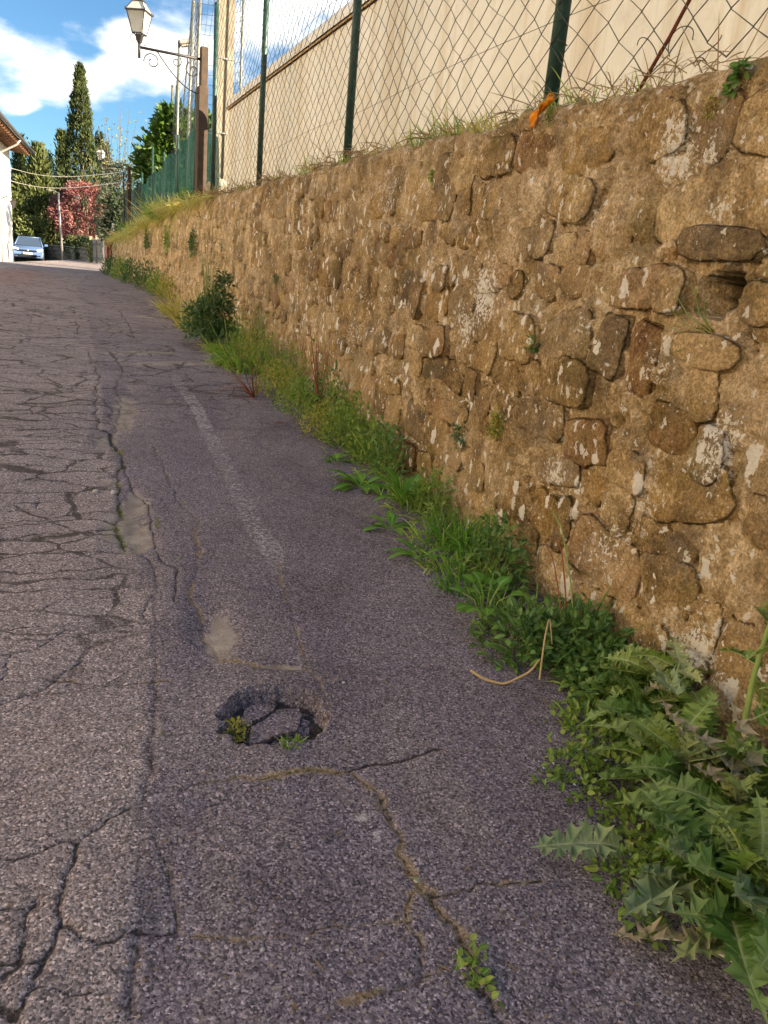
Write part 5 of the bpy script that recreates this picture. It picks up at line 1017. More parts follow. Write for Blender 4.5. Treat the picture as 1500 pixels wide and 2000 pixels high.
    m = MB(); frustum(m, (0, 0, 0), .295*q, zt-.012*q, .295*q, zt+.018*q, rot); m.build('eave', m_iron, L)
    for k in range(4):
        a = rot + k*math.pi/2; m = MB(); m.tube([(.28*q*math.cos(a), .28*q*math.sin(a), zt+.018*q), (.125*q*math.cos(a), .125*q*math.sin(a), zt+.20*q)], .010*q, 5); m.build('roof_rib', m_iron, L)
    m = MB(); frustum(m, (0, 0, 0), .27*q, zt+.019*q, .118*q, zt+.19*q, rot); m.build('roof', m_glass, L)
    m = MB(); frustum(m, (0, 0, 0), .145*q, zt+.19*q, .145*q, zt+.215*q, rot); frustum(m, (0, 0, 0), .09*q, zt+.215*q, .06*q, zt+.275*q, rot, 8); m.tube([(0, 0, zt+.27*q), (0, 0, zt+.31*q), (0, 0, zt+.36*q)], [.03*q, .018*q, .004*q], 7); m.build('cap', m_iron, L); return root
Y1 = 12.4; pb = at_Y(391, 380, Y1); pt = at_Y(397, 92, Y1); pa = at_Y(272, 92, Y1 - .02)
lantern_post(tuple(pb), float(pt[2]), tuple(pa), .95, 'tall brown lamp post with an iron scroll bracket and lantern by the garden wall corner', None)
Y2 = 22.5; pb2 = at_Y(252, 425, Y2); pt2 = at_Y(252, 325, Y2); pa2 = at_Y(197, 322, Y2); lantern_post(tuple(pb2), float(pt2[2]), tuple(pa2), .62, 'small distant lamp post with a lantern before the cypresses', None)

# ---------------------------------------------------------------- playing-field poles, netting and green screen
m_pole = simple('pole_grey_green', (.22, .22, .19), (.14, .16, .13), 6, .5, .3, .4)
m_polg = simple('dark_green_pole', (.03, .075, .06), (.02, .05, .04), 8, .5, .2, .4)
def pole(px_top, py_top, px_b, py_b, Y, r, mat, label, name='net_pole', group='tall poles carrying the ball net'):
    a = at_Y(px_top, py_top, Y); b0 = at_Y(px_b, py_b, Y); zb = float(bankZ(b0[0], Y)); d = (b0-a); t = (zb-.1-a[2])/d[2]; b0 = a + d*t; root = empty(name, tuple(b0)); tag(root, label, 'pole', group); m = MB(); m.tube([(0, 0, 0), tuple((a-b0)*.5), tuple(a-b0)], r, 10); m.build('shaft', mat, root, True)
    m = MB(); e = a-b0; m.tube([tuple(e - [0, 0, .02]), tuple(e + [0, 0, .03])], [r*1.25, r*.9], 10); m.build('cap', mat, root, True); m = MB(); m.tube([(0, 0, .05), (0, 0, .16)], r*1.5, 10); m.build('collar', mat, root, True); return a, b0
npz = []
npz.append(pole(480, -120, 467, 250, 15.5, .024, m_pole, 'pale steel net pole rising behind the garden wall coping'))
npz.append(pole(396, -150, 382, 260, 16.2, .026, m_pole, 'steel net pole rising beside the lamp bracket'))
npz.append(pole(378, 5, 366, 300, 18.5, .030, m_pole, 'steel net pole with a free top next to the floodlight'))
npz.append(pole(350, 82, 345, 300, 21, .032, m_pole, 'steel pole carrying a small floodlight', 'floodlight_pole'))
npz.append(pole(337, 168, 332, 320, 23, .032, m_pole, 'short steel net pole before the leafy fig'))
npz.append(pole(345, 170, 341, 320, 22, .025, m_polg, 'dark green pole before the leafy fig'))
a = npz[3][0]; hd = empty('floodlight', tuple(a)); tag(hd, 'small flat floodlight mounted on its pole', 'floodlight'); m = MB(); m.box((.16, 0, .02), (.34, .26, .10), 0, Matrix.Rotation(-.25, 3, 'Y'), .02); m.build('housing', m_zinc, hd); m = MB(); m.box((.18, 0, -.05), (.26, .2, .02), 0, Matrix.Rotation(-.25, 3, 'Y')); m.build('lens', m_glass, hd); m = MB(); m.tube([(0, 0, -.05), (.03, 0, .03), (.08, 0, .02)], .025, 6); m.build('bracket', m_zinc, hd)
# concrete post at the garden wall's corner
ca, cb = at_Y(448, -160, 13.6), at_Y(430, 330, 13.6); zb = float(bankZ(cb[0], 13.6)) - .1; d = cb-ca; cb = ca + d*((zb-ca[2])/d[2])
cp = empty('concrete_pole', tuple(cb)); tag(cp, 'thick tapering concrete pole behind the end of the garden wall', 'pole'); m = MB(); e = ca-cb; V = []; F = []
for k, t in enumerate((0, .5, 1)):
    r = .16 - .05*t
    for (sx, sy) in [(-1, -1), (-.25, -1), (-.2, -.82), (.2, -.82), (.25, -1), (1, -1), (1, 1), (-1, 1)]: V.append(e*t + [sx*r, sy*r, 0])
for k in range(2):
    for j in range(8): F.append((k*8+j, k*8+(j+1) % 8, k*8+8+(j+1) % 8, k*8+8+j))
F.append(tuple(range(16, 24))); m.add(V, F); m.build('shaft', m_conc, cp)
for t in (.30, .55): m = MB(); r = (.16-.05*t)*1.06; c = e*t; m.box(tuple(c), (r*2, r*2, .02)); m.build('strap', m_zinc, cp)
# ball net hung between the poles
m_net = simple('black_net_cord', (.035, .04, .045), (.02, .02, .025), 5, .8); V_, F_, off = [], [], 0
tops = [npz[0], npz[1], npz[2], npz[4]]; ntp = [(4.9, 6.6), (3.2, 6.6), (3.2, 6.5), (3.2, 6.0)]
for (A0, A1), (B0, B1) in [((npz[0][0], npz[0][1]), (npz[1][0], npz[1][1])), ((npz[1][0], npz[1][1]), (npz[2][0], npz[2][1])), ((npz[2][0], npz[2][1]), (npz[4][0], npz[4][1]))]:
    za, zb = min(A0[2], 7.6), min(B0[2], 7.6); LN = np.linalg.norm((A0-B0)[:2]); nu = int(LN/.16) + 1
    for k in range(nu+1):
        t = k/nu; zt = za + (zb-za)*t - .25*math.sin(math.pi*t); zz = np.linspace(2.9, zt, 16); ta = (zz - A1[2])/(A0[2]-A1[2]); tb = (zz-B1[2])/(B0[2]-B1[2]); P = (A1 + (A0-A1)*ta[:, None])*(1-t) + (B1 + (B0-B1)*tb[:, None])*t; P[:, 0] += .05*np.sin(zz*2 + k*.4); off = tri_wire(V_, F_, P, .0036, off)
    for zq in np.arange(3.0, 7.6, .16):
        t = np.linspace(0, 1, 14); lim = za + (zb-za)*t - .25*np.sin(math.pi*t); P = (A1 + (A0-A1)*((zq-A1[2])/(A0[2]-A1[2])))[None]*(1-t)[:, None] + (B1 + (B0-B1)*((zq-B1[2])/(B0[2]-B1[2])))[None]*t[:, None]; P[:, 2] -= .06*np.sin(math.pi*t); P = P[zq < lim]
        if len(P) > 2: off = tri_wire(V_, F_, P, .0036, off)
tag(link('ball_net', mesh_np('ball_net', np.concatenate(V_), np.concatenate(F_), False), m_net), 'fine dark ball-stop net hanging between the tall steel poles', 'net')
# green windbreak screen
m_scr, g, b = new_mat('green_screen_cloth', .8, .2); n = g.noise(g.vmath('MULTIPLY', g.pos(), (4, 4, 1.0)), 2.2, 5, .6)
c = g.mix(g.mr(n, .35, .65), (.005, .024, .021), (.010, .044, .037)); g.put(b.inputs['Base Color'], c)
tr = g.add('ShaderNodeBsdfTransparent'); tl = g.add('ShaderNodeBsdfTranslucent', None, {'Color': g.mix(1.0, c, (1.6, 1.6, 1.5), 'MULTIPLY')}); m1 = g.add('ShaderNodeMixShader', None, {0: .30}); m2 = g.add('ShaderNodeMixShader', None, {0: .14})
g.nt.links.new(b.outputs[0], m1.inputs[1]); g.nt.links.new(tl.outputs[0], m1.inputs[2]); g.nt.links.new(m1.outputs[0], m2.inputs[1]); g.nt.links.new(tr.outputs[0], m2.inputs[2]); g.nt.links.new(m2.outputs[0], g.nt.nodes['Material Output'].inputs[0])
scr = empty('windbreak_fence', (0, 0, 0)); tag(scr, 'dark green mesh windbreak screen on thin posts along the grassy bank', 'fence')
sy = np.concatenate([np.linspace(12.6, 16, 24), np.linspace(16.2, 23.8, 40)]); sx = wallX(sy) + np.interp(sy, [12.6, 16, 30], [.50, .48, .42]); st = np.interp(sy, [12.6, 13.4, 14.2, 16, 18, 20, 23.8], [2.85, 3.08, 3.22, 3.05, 2.88, 2.78, 2.75]) + .05*np.sin(sy*3.1) ; V = []; F = []; nz_ = 9
for i in range(len(sy)):
    z0 = float(bankZ(sx[i], sy[i])) - .05
    for j in range(nz_): t = j/(nz_-1); V.append((sx[i] + .03*math.sin(sy[i]*5 + t*3) + .02*math.sin(sy[i]*11), sy[i], z0 + (st[i]-z0)*t))
for i in range(len(sy)-1):
    for j in range(nz_-1): a = i*nz_+j; F.append((a, a+1, a+nz_+1, a+nz_))
m = MB(); m.add(V, F); m.build('screen_cloth', m_scr, scr, True)
for k, y in enumerate(np.concatenate([[12.7, 14.1, 15.6, 17.1, 18.6], np.arange(20.2, 24, 1.7)])):
    x = float(wallX(y)) + float(np.interp(y, [12.6, 16, 30], [.47, .45, .39])); z0 = float(bankZ(x, y)); m = MB(); m.tube([(x, y, z0-.15), (x+.01, y, z0+1), (x+.01, y, float(np.interp(y, [12.6, 14.2, 18, 24], [3.2, 3.4, 3.05, 2.9])) + .35*(k % 3 == 1))], .021, 8); m.build('post', m_polg, scr, True)
m_rock = simple('pale_rock', (.42, .38, .33), (.28, .25, .21), 4, .95, 0, .1, .7, .03)
for (px, py, r_) in [(424, 352, .26), (420, 328, .20), (428, 315, .16), (415, 360, .18), (433, 360, .2)]:
    p = at_Y(px, py, 13.0); V, F = lathe([(.02, -1), (.7, -.75), (1, -.1), (.85, .45), (.5, .8), (.02, .9)], 9); V = [(x*r_*(1+.2*math.sin(3*y+px)), y*r_*.8, z_*r_*.7*(1+.15*math.sin(5*x+py))) for x, y, z_ in V]; m = MB(); m.add(V, F); o = m.build('rock', m_rock, None, False); o.location = (p[0], 13.0, float(bankZ(p[0], 13.0)) + (.08 if py > 340 else .08 + (350-py)*.008)); tag(o, 'rough pale rock in the heap beyond the end of the garden wall', 'rock', 'rock heap by the garden wall end')

# ---------------------------------------------------------------- trees
def fol(name, cols, **k): return leaf_mat(name, cols, **k)
M_CYP = fol('cypress_foliage', [(.022, .036, .012), (.040, .060, .016), (.075, .095, .024), (.12, .14, .035)], trans=.12, rough=.7)
M_CYPL = fol('pale_cypress_foliage', [(.035, .050, .016), (.070, .090, .024), (.12, .14, .036), (.17, .18, .05)], trans=.15, rough=.7)
M_CYPD = fol('dark_cypress_foliage', [(.016, .030, .014), (.026, .046, .018), (.045, .066, .022)], trans=.1, rough=.7)
M_PLUM = fol('plum_foliage', [(.10, .028, .036), (.19, .065, .072), (.29, .12, .115), (.38, .19, .165)], trans=.25)
M_OLIVE = fol('olive_foliage', [(.045, .060, .035), (.08, .10, .065), (.14, .16, .11)], trans=.15)
M_FIG = fol('fig_foliage', [(.025, .06, .012), (.045, .10, .016), (.08, .15, .022), (.15, .22, .035)], trans=.35)
M_BROOM = fol('broom_foliage', [(.16, .19, .04), (.25, .25, .07), (.30, .28, .12)], trans=.3)
m_bark = simple('grey_brown_bark', (.16, .12, .085), (.09, .065, .045), 9, .95, 0, .1, .7, .02)
def tree(name, px, top_py, half_px, Y, kind, mat, label, n=5200, low=0.0, group='trees beyond the lane', zb=None, leaf=.30, X=None):
    """kind: flame (cypress), cone, crown. The crown is many small sprays in tufts on the limbs."""
    c = at_Y(px, top_py, Y); wr = half_px*(Y+.0)/FPX*1.05; x = c[0]; z0 = float(zroad(x, min(Y, 60))) - .05 if zb is None else zb; H = c[2]-z0; root = empty(name, (x, Y, z0)); tag(root, label, 'tree', group)
    ncl = max(20, n//26); per = n//ncl; t = rng.random(ncl)**(.85 if kind != 'crown' else 1.0); a = rng.uniform(0, 2*math.pi, ncl)
    if kind == 'flame': prof = lambda t: np.clip((1-t), 0, 1)**.62*np.clip(.55 + 1.6*t, 0, 1)*1.0
    elif kind == 'cone': prof = lambda t: np.clip((1-t)**.85 + .03, 0, 1)*np.clip(.65 + 2*t, 0, 1)
    else: prof = lambda t: np.sqrt(np.clip(1-(2*t-1)**2, 0, 1))
    zc = low + (1-low)*t; rr = wr*prof(t)*((.50 + .5*rng.random(ncl)**.5) if kind != 'flame' else (.74 + .26*rng.random(ncl)))*(1 + .18*np.sin(a*3 + t*9 + px)); cc = np.stack([rr*np.cos(a), rr*np.sin(a), zc*H*.985], -1)
    b = LB(); P = np.repeat(cc, per, 0); k = len(P); cs = leaf*(.75 if kind == 'flame' else 1.0)
    P = P + rng.normal(0, 1, (k, 3))*[cs*.42, cs*.42, cs*.8]; P[:, 2] = np.clip(P[:, 2], low*H*.9, H*1.01); out = unit(P*[1, 1, 0] + 1e-6)
    D = unit(out*(.35 if kind != 'crown' else .6) + rng.normal(0, .35, (k, 3)) + [0, 0, 1.0 if kind != 'crown' else .25]); hue = np.clip(np.repeat(rng.random(ncl), per)*.55 + rng.random(k)*.45, 0, 1)
    b.leaves(P, D, rnd_dir(k, -.5, .5), leaf*rng.uniform(.5, 1.2, k), leaf*(.30 if kind != 'crown' else .42)*rng.uniform(.6, 1.3, k), [(0, .25), (.4, 1), (1, .05)], .2, .1, 0, 0, hue)
    b.build('crown', mat, root); s = MB(); s.tube([(0, 0, -.1), (.02, 0, H*.4), (0, 0, H*.9)], [max(.05, .02*H), .013*H, .01], 8)
    for q_ in rng.choice(ncl, min(14, ncl), False):
        e = cc[q_]; s.tube([(0, 0, e[2]*(.6 if kind == 'crown' else .92)), tuple(e*[.55, .55, .95]), tuple(e)], [.006*H, .004*H, .008], 5)
    s.build('trunk', m_bark, root, True); return root
tree('cypress_tree', 156, 128, 33, 62, 'flame', M_CYP, 'tallest slender dark green cypress rising above the plum tree', 15000, .02, leaf=.27)
tree('cypress_tree', 73, 288, 33, 58, 'cone', M_CYPL, 'bushy yellow-green conifer with a bare foot behind the parked car', 8000, .12, leaf=.34)
tree('cypress_tree', 37, 268, 22, 66, 'cone', M_CYP, 'dark conifer rising beside the white house corner', 5200, .02, leaf=.34)
tree('cypress_tree', 94, 298, 14, 73, 'flame', M_CYPD, 'narrow dark cypress between two broader conifers', 4200, .02, leaf=.3)
tree('cypress_tree', 121, 262, 19, 70, 'cone', M_CYP, 'ragged conifer just beside the tallest cypress', 5600, .02, leaf=.36)
tree('cypress_tree', 194, 263, 19, 72, 'cone', M_CYPD, 'thin-topped conifer behind the distant lantern', 4200, .02, leaf=.34)
tree('cypress_tree', 206, 285, 22, 76, 'cone', M_CYPD, 'shaded conifer half hidden behind the distant lantern', 4200, .02, leaf=.36)
tree('cypress_tree', 118, 380, 26, 64, 'cone', M_CYPD, 'dark lower conifer behind the grey street light', 4200, .0, leaf=.36)
tree('leafy_tree', 45, 350, 26, 62, 'crown', M_CYPL, 'rounded green tree between the white house and the bushy conifer', 4200, .05, leaf=.34)
tree('leafy_tree', 20, 380, 28, 57, 'crown', M_CYPL, 'light green bushy tree close behind the white house', 3600, .0, leaf=.3)
tree('leafy_tree', 58, 425, 22, 56, 'crown', M_CYPL, 'small green shrub behind the parked car', 2600, .0, leaf=.26)
tree('plum_tree', 169, 360, 53, 56, 'crown', M_PLUM, 'round purple-red plum tree before the cypress row', 10500, .20, leaf=.20)
tree('olive_tree', 240, 318, 42, 40, 'crown', M_OLIVE, 'grey-green olive tree beyond the green screen end', 6000, .12, leaf=.17, zb=.5)
tree('laurel_tree', 232, 372, 20, 28, 'crown', M_CYPD, 'dark glossy shrub tree at the end of the green screen', 2600, .0, leaf=.16, zb=.5)
tree('fig_tree', 338, 216, 38, 22.5, 'crown', M_FIG, 'leafy bright green fig tree behind the net poles', 3400, .15, leaf=.22, zb=2.1)
tree('fig_tree', 300, 275, 20, 23, 'crown', M_FIG, 'lower branch-spread fig above the green screen', 1300, .2, leaf=.2, zb=2.1)
tree('fig_tree', 415, 228, 30, 20, 'crown', M_FIG, 'leafy shrub tree between the lamp post and concrete pole', 1800, .05, leaf=.18, zb=2.2)
r0 = empty('bare_tree', (at_Y(225, 300, 45)[0], 45, 1.2)); tag(r0, 'thin wispy tree with sparse pale yellow leaves above the olive tree', 'tree', 'trees beyond the lane'); s = LB(); b = LB()
for k in range(26):
    e = np.array([rng.normal(.5, .9), rng.normal(0, .5), rng.uniform(4.2, 7.6)]); pts = [np.array([0, 0, 0]), e*[.3, .3, .5] + rng.normal(0, .1, 3), e*[.75, .75, .8] + rng.normal(0, .08, 3), e]; s.stalk(pts, [.035, .022, .012, .004]); kk = 12; tt_ = rng.uniform(.68, 1, kk)[:, None]; b.leaves(e*tt_ + rng.normal(0, .10, (kk, 3)), rnd_dir(kk), rnd_dir(kk), .15, .06, OVAL, .2)
o = s.build('trunk', m_bark, r0); b.build('crown', M_BROOM, r0)

# ---------------------------------------------------------------- white house by the lane
m_white = simple('white_render', (.80, .78, .73), (.72, .69, .63), 1.5, .9, 0, .15, .2, .01); m_soff = simple('stained_rafter', (.17, .085, .042), (.11, .055, .028), 8, .75); m_gut = simple('dark_gutter', (.09, .09, .095), (.06, .06, .06), 10, .5, .3)
hX = at_Y(27, 500, 44)[0]; zE = at_Y(33, 290, 44)[2]; zh = float(zroad(hX-.5, 42)) - .15; wh = empty('white_house', (hX, 44, zh)); tag(wh, 'white rendered two-storey house with brown eaves beside the lane', 'house'); EH = zE - zh
m = MB(); m.box((-4, -7, EH/2), (8, 14, EH)); m.build('wall', m_white, wh)
prism('roof', [(.95, EH-.02), (-4, EH+1.9), (-8.8, EH-.02), (-8.8, EH+.12), (-4, EH+2.06), (.95, EH+.12)], -14.6, .55, m_tile, wh)
m = MB(); V = [(0, -14.5, EH+.02), (.88, -14.5, EH-.10), (.88, .5, EH-.10), (0, .5, EH+.02)]; m.add(V + [(x, y, z_+.05) for x, y, z_ in V], [(0, 3, 2, 1), (4, 5, 6, 7), (0, 1, 5, 4), (1, 2, 6, 5), (2, 3, 7, 6), (3, 0, 4, 7)]); sf = m.build('soffit', m_soff, wh)
for y in np.arange(-14.2, .5, .62): m = MB(); m.box((.44, y, EH-.12), (.90, .09, .12), 0, Matrix.Rotation(.13, 3, 'Y')); m.build('rafter', m_soff, sf)
m = MB(); V, F = [], []
for i, y in enumerate((-14.6, .6)):
    for a in np.linspace(math.pi, 2*math.pi, 7): V.append((1.0 + .085*math.cos(a), y, EH - .02 + .085*math.sin(a)))
for j in range(6): F.append((j, j+1, 8+j, 7+j))
m.add(V, F); gt = m.build('gutter', m_gut, wh, True); gt.modifiers.new('thickness', 'SOLIDIFY').thickness = .012
m = MB(); m.tube([(.98, -4.6, EH-.10), (.85, -4.6, EH-.30), (.10, -4.6, EH-.75), (.07, -4.6, EH-1.2), (.07, -4.6, .2)], .05, 8); m.build('downpipe', m_zinc, wh, True)
for (yy0, zz0) in ((-6.3, 1.5), (-6.3, 4.3), (-10.5, 1.5), (-10.5, 4.3)):
    m = MB(); m.box((.005, yy0, zz0+.6), (.06, 1.0, 1.5)); w_ = m.build('window', m_dark, wh)
    for sgn in (-1, 1): m = MB(); m.box((.05, yy0+sgn*.76, zz0+.6), (.05, .48, 1.55)); m.build('shutter', m_soff, w_)
    m = MB(); m.box((.06, yy0, zz0-.19), (.14, 1.2, .06)); m.build('sill', m_conc, w_)
m = MB(); m.tube([(0, -3.6, 2.95), (.30, -3.6, 3.1), (.48, -3.6, 2.95)], .03, 6); frustum(m, (.48, -3.6, 2.62), .06, 0, .16, .30, .5, 6); m.build('wall_lamp', m_iron, wh)
m = MB(); m.box((-2.2, -3.5, EH+1.75), (.7, .7, 1.3)); m.build('chimney', m_white, wh)
# overhead cables from the house to the distant lamp post
for (z_off, e_, lab) in [(-.42, (0, 0, -.12), 'upper pale overhead cable from the white house to the distant lamp post'), (-1.0, (0, 0, -.35), 'lower pale overhead cable from the white house to the distant lamp post')]:
    a = np.array([hX, 43.6, zh+EH+z_off-.5]); c = np.array([pb2[0], Y2, pt2[2]+e_[2]]); t = np.linspace(0, 1, 16)[:, None]; P = a*(1-t) + c*t; P[:, 2] -= .25*np.sin(math.pi*t[:, 0]); m = MB(); m.tube(P - a, .012, 5); o = m.build('overhead_cable', m_zinc, None, True); o.location = tuple(a); tag(o, lab, 'cable')

# ---------------------------------------------------------------- parked car
m_paint, g_, b_ = new_mat('silver_blue_paint', .28, .5); b_.inputs['Base Color'].default_value = (.11, .19, .37, 1); b_.inputs['Metallic'].default_value = .0; b_.inputs['Coat Weight'].default_value = .5
m_cglass, g_, b_ = new_mat('car_glass', .08, .6); b_.inputs['Base Color'].default_value = (.05, .075, .12, 1); m_tyre = simple('tyre_rubber', (.03, .03, .03), (.02, .02, .02), 20, .9); m_blk = simple('black_trim', (.025, .025, .027), (.02, .02, .02), 20, .5); m_lamp, g_, b_ = new_mat('headlamp_glass', .1, .6); b_.inputs['Base Color'].default_value = (.75, .77, .78, 1); m_plate = simple('number_plate', (.75, .75, .73), (.7, .7, .68), 5, .5)
cy = 53.0; cc_ = at_Y(55, 508, cy); car = empty('parked_car', (cc_[0], cy, float(zroad(cc_[0], cy))), 0.04); tag(car, 'silver-blue hatchback parked beside the white house facing down the lane', 'car')
prof = [(0, .24, .44, .80), (.06, .22, .60, .84), (.35, .20, .74, .85), (.95, .20, .86, .85), (1.15, .20, .92, .85), (1.75, .20, .95, .85), (2.9, .20, .97, .85), (3.6, .22, .98, .84), (3.95, .26, .92, .80)]
V = []; F = []; ns = 8
for (l, zl, zt, hw) in prof:
    sec = [(-hw*.90, zl), (-hw, zl+.14), (-hw*1.0, zl+.35), (-hw*.93, zt), (hw*.93, zt), (hw, zl+.35), (hw, zl+.14), (hw*.90, zl)]
    V += [(x, l, z_) for x, z_ in sec]
for i in range(len(prof)-1):
    for j in range(ns): F.append((i*ns+j, i*ns+(j+1) % ns, (i+1)*ns+(j+1) % ns, (i+1)*ns+j))
F += [tuple(range(ns-1, -1, -1)), tuple((len(prof)-1)*ns+j for j in range(ns))]; m = MB(); m.add(V, F); body = m.build('body', m_paint, car, True); body.modifiers.new('bevel', 'BEVEL').width = .03
V = []; cab = [(.98, .90, .78), (1.72, 1.42, .58), (2.6, 1.46, .60), (3.3, 1.38, .60), (3.85, .95, .74)]
for (l, z_, hw) in cab: V += [(-hw, l, z_), (hw, l, z_)]
V2 = [(-.80, .98, .88), (.80, .98, .88), (-.80, 3.85, .90), (.80, 3.85, .90)]; m = MB(); m.add(V + V2, [(2, 3, 5, 4), (4, 5, 7, 6), (6, 7, 9, 8)]); rf_ = m.build('roof', m_paint, car, True); rf_.modifiers.new('thickness', 'SOLIDIFY').thickness = .03
m = MB(); m.add([(-.76, 1.02, .91), (.76, 1.02, .91), (.575, 1.71, 1.405), (-.575, 1.71, 1.405)], [(0, 1, 2, 3)]); m.build('windscreen', m_cglass, car).modifiers.new('thickness', 'SOLIDIFY').thickness = .012
for sg in (-1, 1):
    m = MB(); m.add([(sg*.80, 1.10, .93), (sg*.60, 1.74, 1.39), (sg*.615, 2.6, 1.43), (sg*.61, 3.3, 1.35), (sg*.76, 3.7, .96)], [(0, 1, 2, 3, 4)]); m.build('side_window', m_cglass, car).modifiers.new('thickness', 'SOLIDIFY').thickness = .012
    m = MB(); m.tube([(sg*.78, 1.0, .90), (sg*.59, 1.72, 1.41)], .03, 6); m.build('pillar', m_paint, car, True)
    m = MB(); m.add([(sg*.52, -.02, .60), (sg*.82, .14, .63), (sg*.83, .22, .78), (sg*.50, .05, .70)], [(0, 1, 2, 3)]); m.build('headlight', m_lamp, car).modifiers.new('thickness', 'SOLIDIFY').thickness = .05
    m = MB(); m.box((sg*.96, 1.25, 1.0), (.20, .12, .14), 0, None, .03); m.build('mirror', m_paint, car)
    m = MB(); m.box((sg*.62, .005, .34), (.16, .06, .07), 0, None, .01); m.build('fog_lamp', m_blk, car)
    for l in (.75, 3.25):
        w_ = empty('wheel', (sg*.76, l, .30)); w_.parent = car; Vt, Ft = lathe([(.19, -.10), (.28, -.10), (.305, -.07), (.305, .07), (.28, .10), (.19, .10)], 18); Mr = Matrix.Rotation(math.pi/2, 3, 'Y'); m = MB(); m.add([tuple(Mr @ Vector(p)) for p in Vt], Ft); m.build('tyre', m_tyre, w_, True); Vt, Ft = lathe([(.001, .07*sg), (.06, .08*sg), (.19, .09*sg), (.20, .05*sg)], 14); m = MB(); m.add([tuple(Mr @ Vector(p)) for p in Vt], Ft); m.build('rim', m_zinc, w_, True)
m = MB(); m.box((0, -.015, .62), (.98, .06, .07), 0, None, .01); m.build('grille', m_blk, car); m = MB(); m.box((0, -.02, .33), (1.0, .07, .13), 0, None, .02); m.build('lower_intake', m_blk, car); m = MB(); m.box((0, -.045, .46), (.52, .02, .11)); m.build('number_plate', m_plate, car)
m = MB(); Vt, Ft = lathe([(.001, 0), (.055, 0), (.06, .01), (.05, .02), (.001, .02)], 16); Mr = Matrix.Rotation(math.pi/2, 3, 'X'); m.add([tuple(Mr @ Vector(p) + Vector((0, -.04, .63))) for p in Vt], Ft); m.build('emblem', m_zinc, car, True)

# ---------------------------------------------------------------- the far end of the lane
sp = at_Y(122, 503, 47); zt_ = at_Y(117, 376, 47)[2]; sb0 = float(zroad(sp[0], 47)); st_ = empty('street_light', (sp[0], 47, sb0)); tag(st_, 'slim grey street light with a short flat arm before the plum tree', 'street light'); Hs = zt_ - sb0
m = MB(); m.tube([(0, 0, 0), (-.06, 0, Hs*.5), (-.12, 0, Hs)], [.07, .055, .045], 10); m.build('pole', m_zinc, st_, True); m = MB(); m.tube([(-.12, 0, Hs-.02), (-.35, 0, Hs+.03)], .03, 8); m.box((-.5, 0, Hs+.05), (.42, .2, .06), 0, None, .015); m.build('lamp_head', m_zinc, st_)
m_lw = simple('grey_rubble', (.30, .27, .21), (.17, .15, .11), 4, .95, 0, .1, .9, .05); lw = empty('low_wall', (0, 0, 0)); tag(lw, 'low grey stone wall bounding the far side of the lane', 'wall')
a = at_Y(78, 506, 57); c = at_Y(180, 506, 52); Lw = np.linalg.norm((c-a)[:2]); u = (c-a)/Lw; ang = math.atan2(u[1], u[0]); Hw = .95
zz0 = min(float(zroad(a[0], 57)), float(zroad(c[0], 52))); m = MB(); mid = (a+c)/2; m.box((mid[0], mid[1], zz0 + Hw/2 - .1), (Lw, .32, Hw+.2), ang); m.build('core', m_lw, lw)
for r_ in range(4):
    s_ = .02
    while s_ < Lw-.2:
        l = rng.uniform(.25, .55); pz = a + u*(s_+l/2); m = MB(); m.box((0, 0, 0), (l*.96, .40, .215), 0, None, .03); o = m.build('stone', m_lw, lw); o.location = (pz[0], pz[1], zz0 + .10 + r_*.235); o.rotation_euler = (0, 0, ang); s_ += l
m = MB(); m.box((mid[0], mid[1], zz0 + Hw + .07), (Lw+.1, .5, .08), ang, None, .015); m.build('coping', m_conc, lw)
# gate of grey boards
m_board = simple('grey_gate_board', (.20, .19, .18), (.12, .115, .11), 8, .8); ga = at_Y(178, 510, 51); gb = at_Y(204, 512, 44); Lg = np.linalg.norm((gb-ga)[:2]); u = (gb-ga)/Lg; ang = math.atan2(u[1], u[0]); zg0 = float(zroad(ga[0], 48)); gate = empty('board_gate', (ga[0], ga[1], zg0)); tag(gate, 'tall grey vertical-board gate at the end of the low stone wall', 'gate')
nb_ = 16
for k in range(nb_): m = MB(); p = u*(Lg*(k+.5)/nb_); m.box((p[0], p[1], .62 + .04*(k % 2)), (Lg/nb_*.88, .04, 1.24), ang); m.build('board', m_board, gate)
for zq in (.25, 1.0): m = MB(); p = u*(Lg/2); m.box((p[0]+.03*math.sin(ang), p[1]-.05, zq), (Lg, .05, .09), ang); m.build('rail', m_board, gate)
for t in (0, .5, 1): m = MB(); p = u*(Lg*t); m.box((p[0], p[1], .7), (.16, .16, 1.5), ang); m.build('post', m_conc, gate)
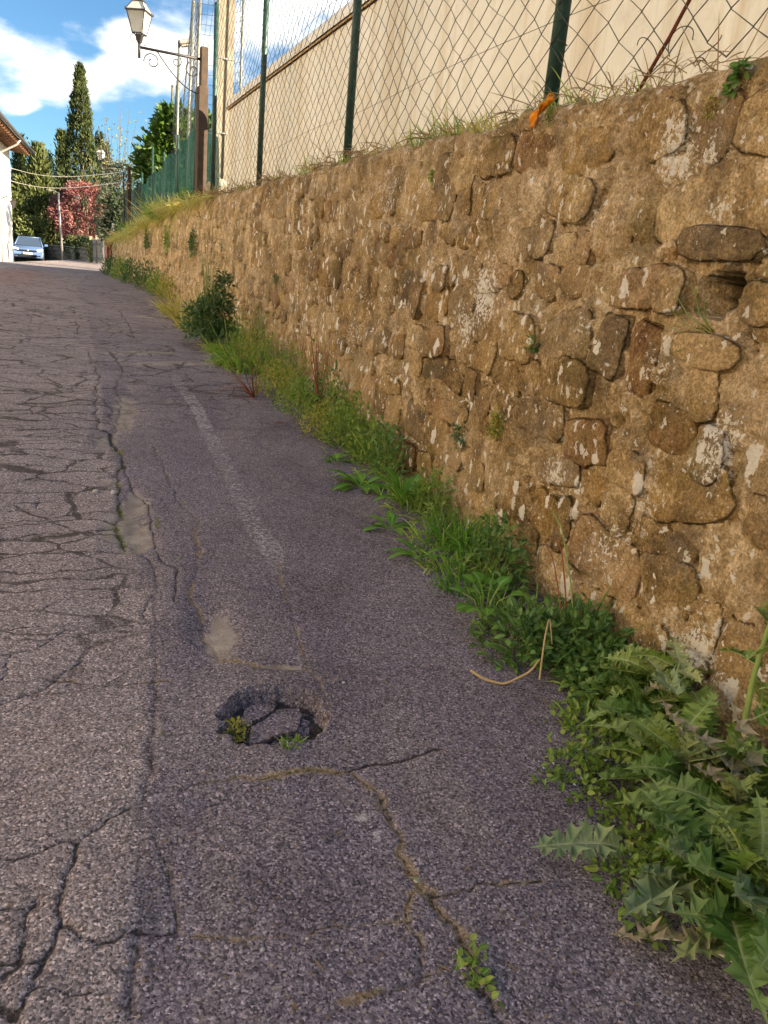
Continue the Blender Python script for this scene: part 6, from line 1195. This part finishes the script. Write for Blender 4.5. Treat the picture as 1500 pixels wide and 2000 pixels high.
# hedge bushes, garden roof, yellow flowers
for (px, py, hp, Y, mt, lab) in [(145, 462, 14, 54, M_CYPL, 'clipped light green hedge bush above the low stone wall'), (163, 464, 13, 53, M_CYPD, 'dark clipped hedge bush above the low stone wall'), (188, 470, 9, 50, M_BROOM, 'yellowish broom bush beside the board gate')]: tree('hedge_bush', px, py, hp, Y, 'crown', mt, lab, 1500, .0, 'hedge bushes behind the low wall', leaf=.16)
m_gr = simple('pale_green_sheet', (.30, .38, .27), (.22, .30, .20), 3, .6); gs = empty('garden_shed', (at_Y(104, 492, 63)[0], 63, .3)); tag(gs, 'low shed with a pale green sheet roof behind the low stone wall', 'shed'); m = MB(); m.box((0, 0, .45), (3.2, 2.2, 1.1)); m.build('wall', m_lw, gs); m = MB(); m.box((0, 0, 1.15), (3.8, 2.8, .07), 0, Matrix.Rotation(-.16, 3, 'X')); m.build('roof', m_gr, gs)
# tarpaulin at the wall's end
m_tarp, g, b = new_mat('red_white_tarp', .6, .3); n = g.noise(g.vmath('MULTIPLY', g.pos(), (3, 3, 1.2)), 2.6, 4, .6); col = g.mix(g.mr(n, .46, .52), (.72, .60, .56), (.50, .13, .10)); col = g.mix(g.mr(g.noise(g.vmath('ADD', g.pos(), (5, 5, 5)), 3.0, 3), .60, .64), col, (.09, .09, .15)); g.put(b.inputs['Base Color'], col)
ty = 22.7; tb = empty('tarpaulin', tuple(at_Y(210, 515, ty))); tz = float(zroad(at_Y(210, 515, ty)[0], ty)); tb.location.z = tz; tag(tb, 'red and white tarpaulin hung on stakes at the end of the stone wall', 'tarpaulin'); base = np.array([at_Y(210, 515, ty)[0], ty, tz])
TP = [[at_Y(*p, ty) for p in row] for row in ([(206, 505), (207, 480), (204, 474)], [(212, 515), (213, 488), (212, 468)], [(219, 508), (219, 470), (220, 440)])]; V = []; F = []
for i in range(7):
    for j in range(9):
        s_, t = i/6*2, j/8*2; i0, j0 = min(int(s_), 1), min(int(t), 1); fs, ft = s_-i0, t-j0; p = (TP[i0][j0]*(1-ft) + TP[i0][j0+1]*ft)*(1-fs) + (TP[i0+1][j0]*(1-ft) + TP[i0+1][j0+1]*ft)*fs; V.append(p - base + [0, .10*math.sin(i*2.1 + j*.7), 0])
for i in range(6):
    for j in range(8): a_ = i*9+j; F.append((a_, a_+1, a_+10, a_+9))
m = MB(); m.add(V, F); o = m.build('sheet', m_tarp, tb, True); o.modifiers.new('thickness', 'SOLIDIFY').thickness = .01
for (p0, p1) in [((205, 514), (203, 472)), ((218, 512), (221, 436))]:
    a_ = at_Y(*p0, ty+.12) - base; b2 = at_Y(*p1, ty+.12) - base; a_[2] = -.15; m = MB(); m.tube([a_, b2], .03, 7); m.build('stake', m_white, tb, True)
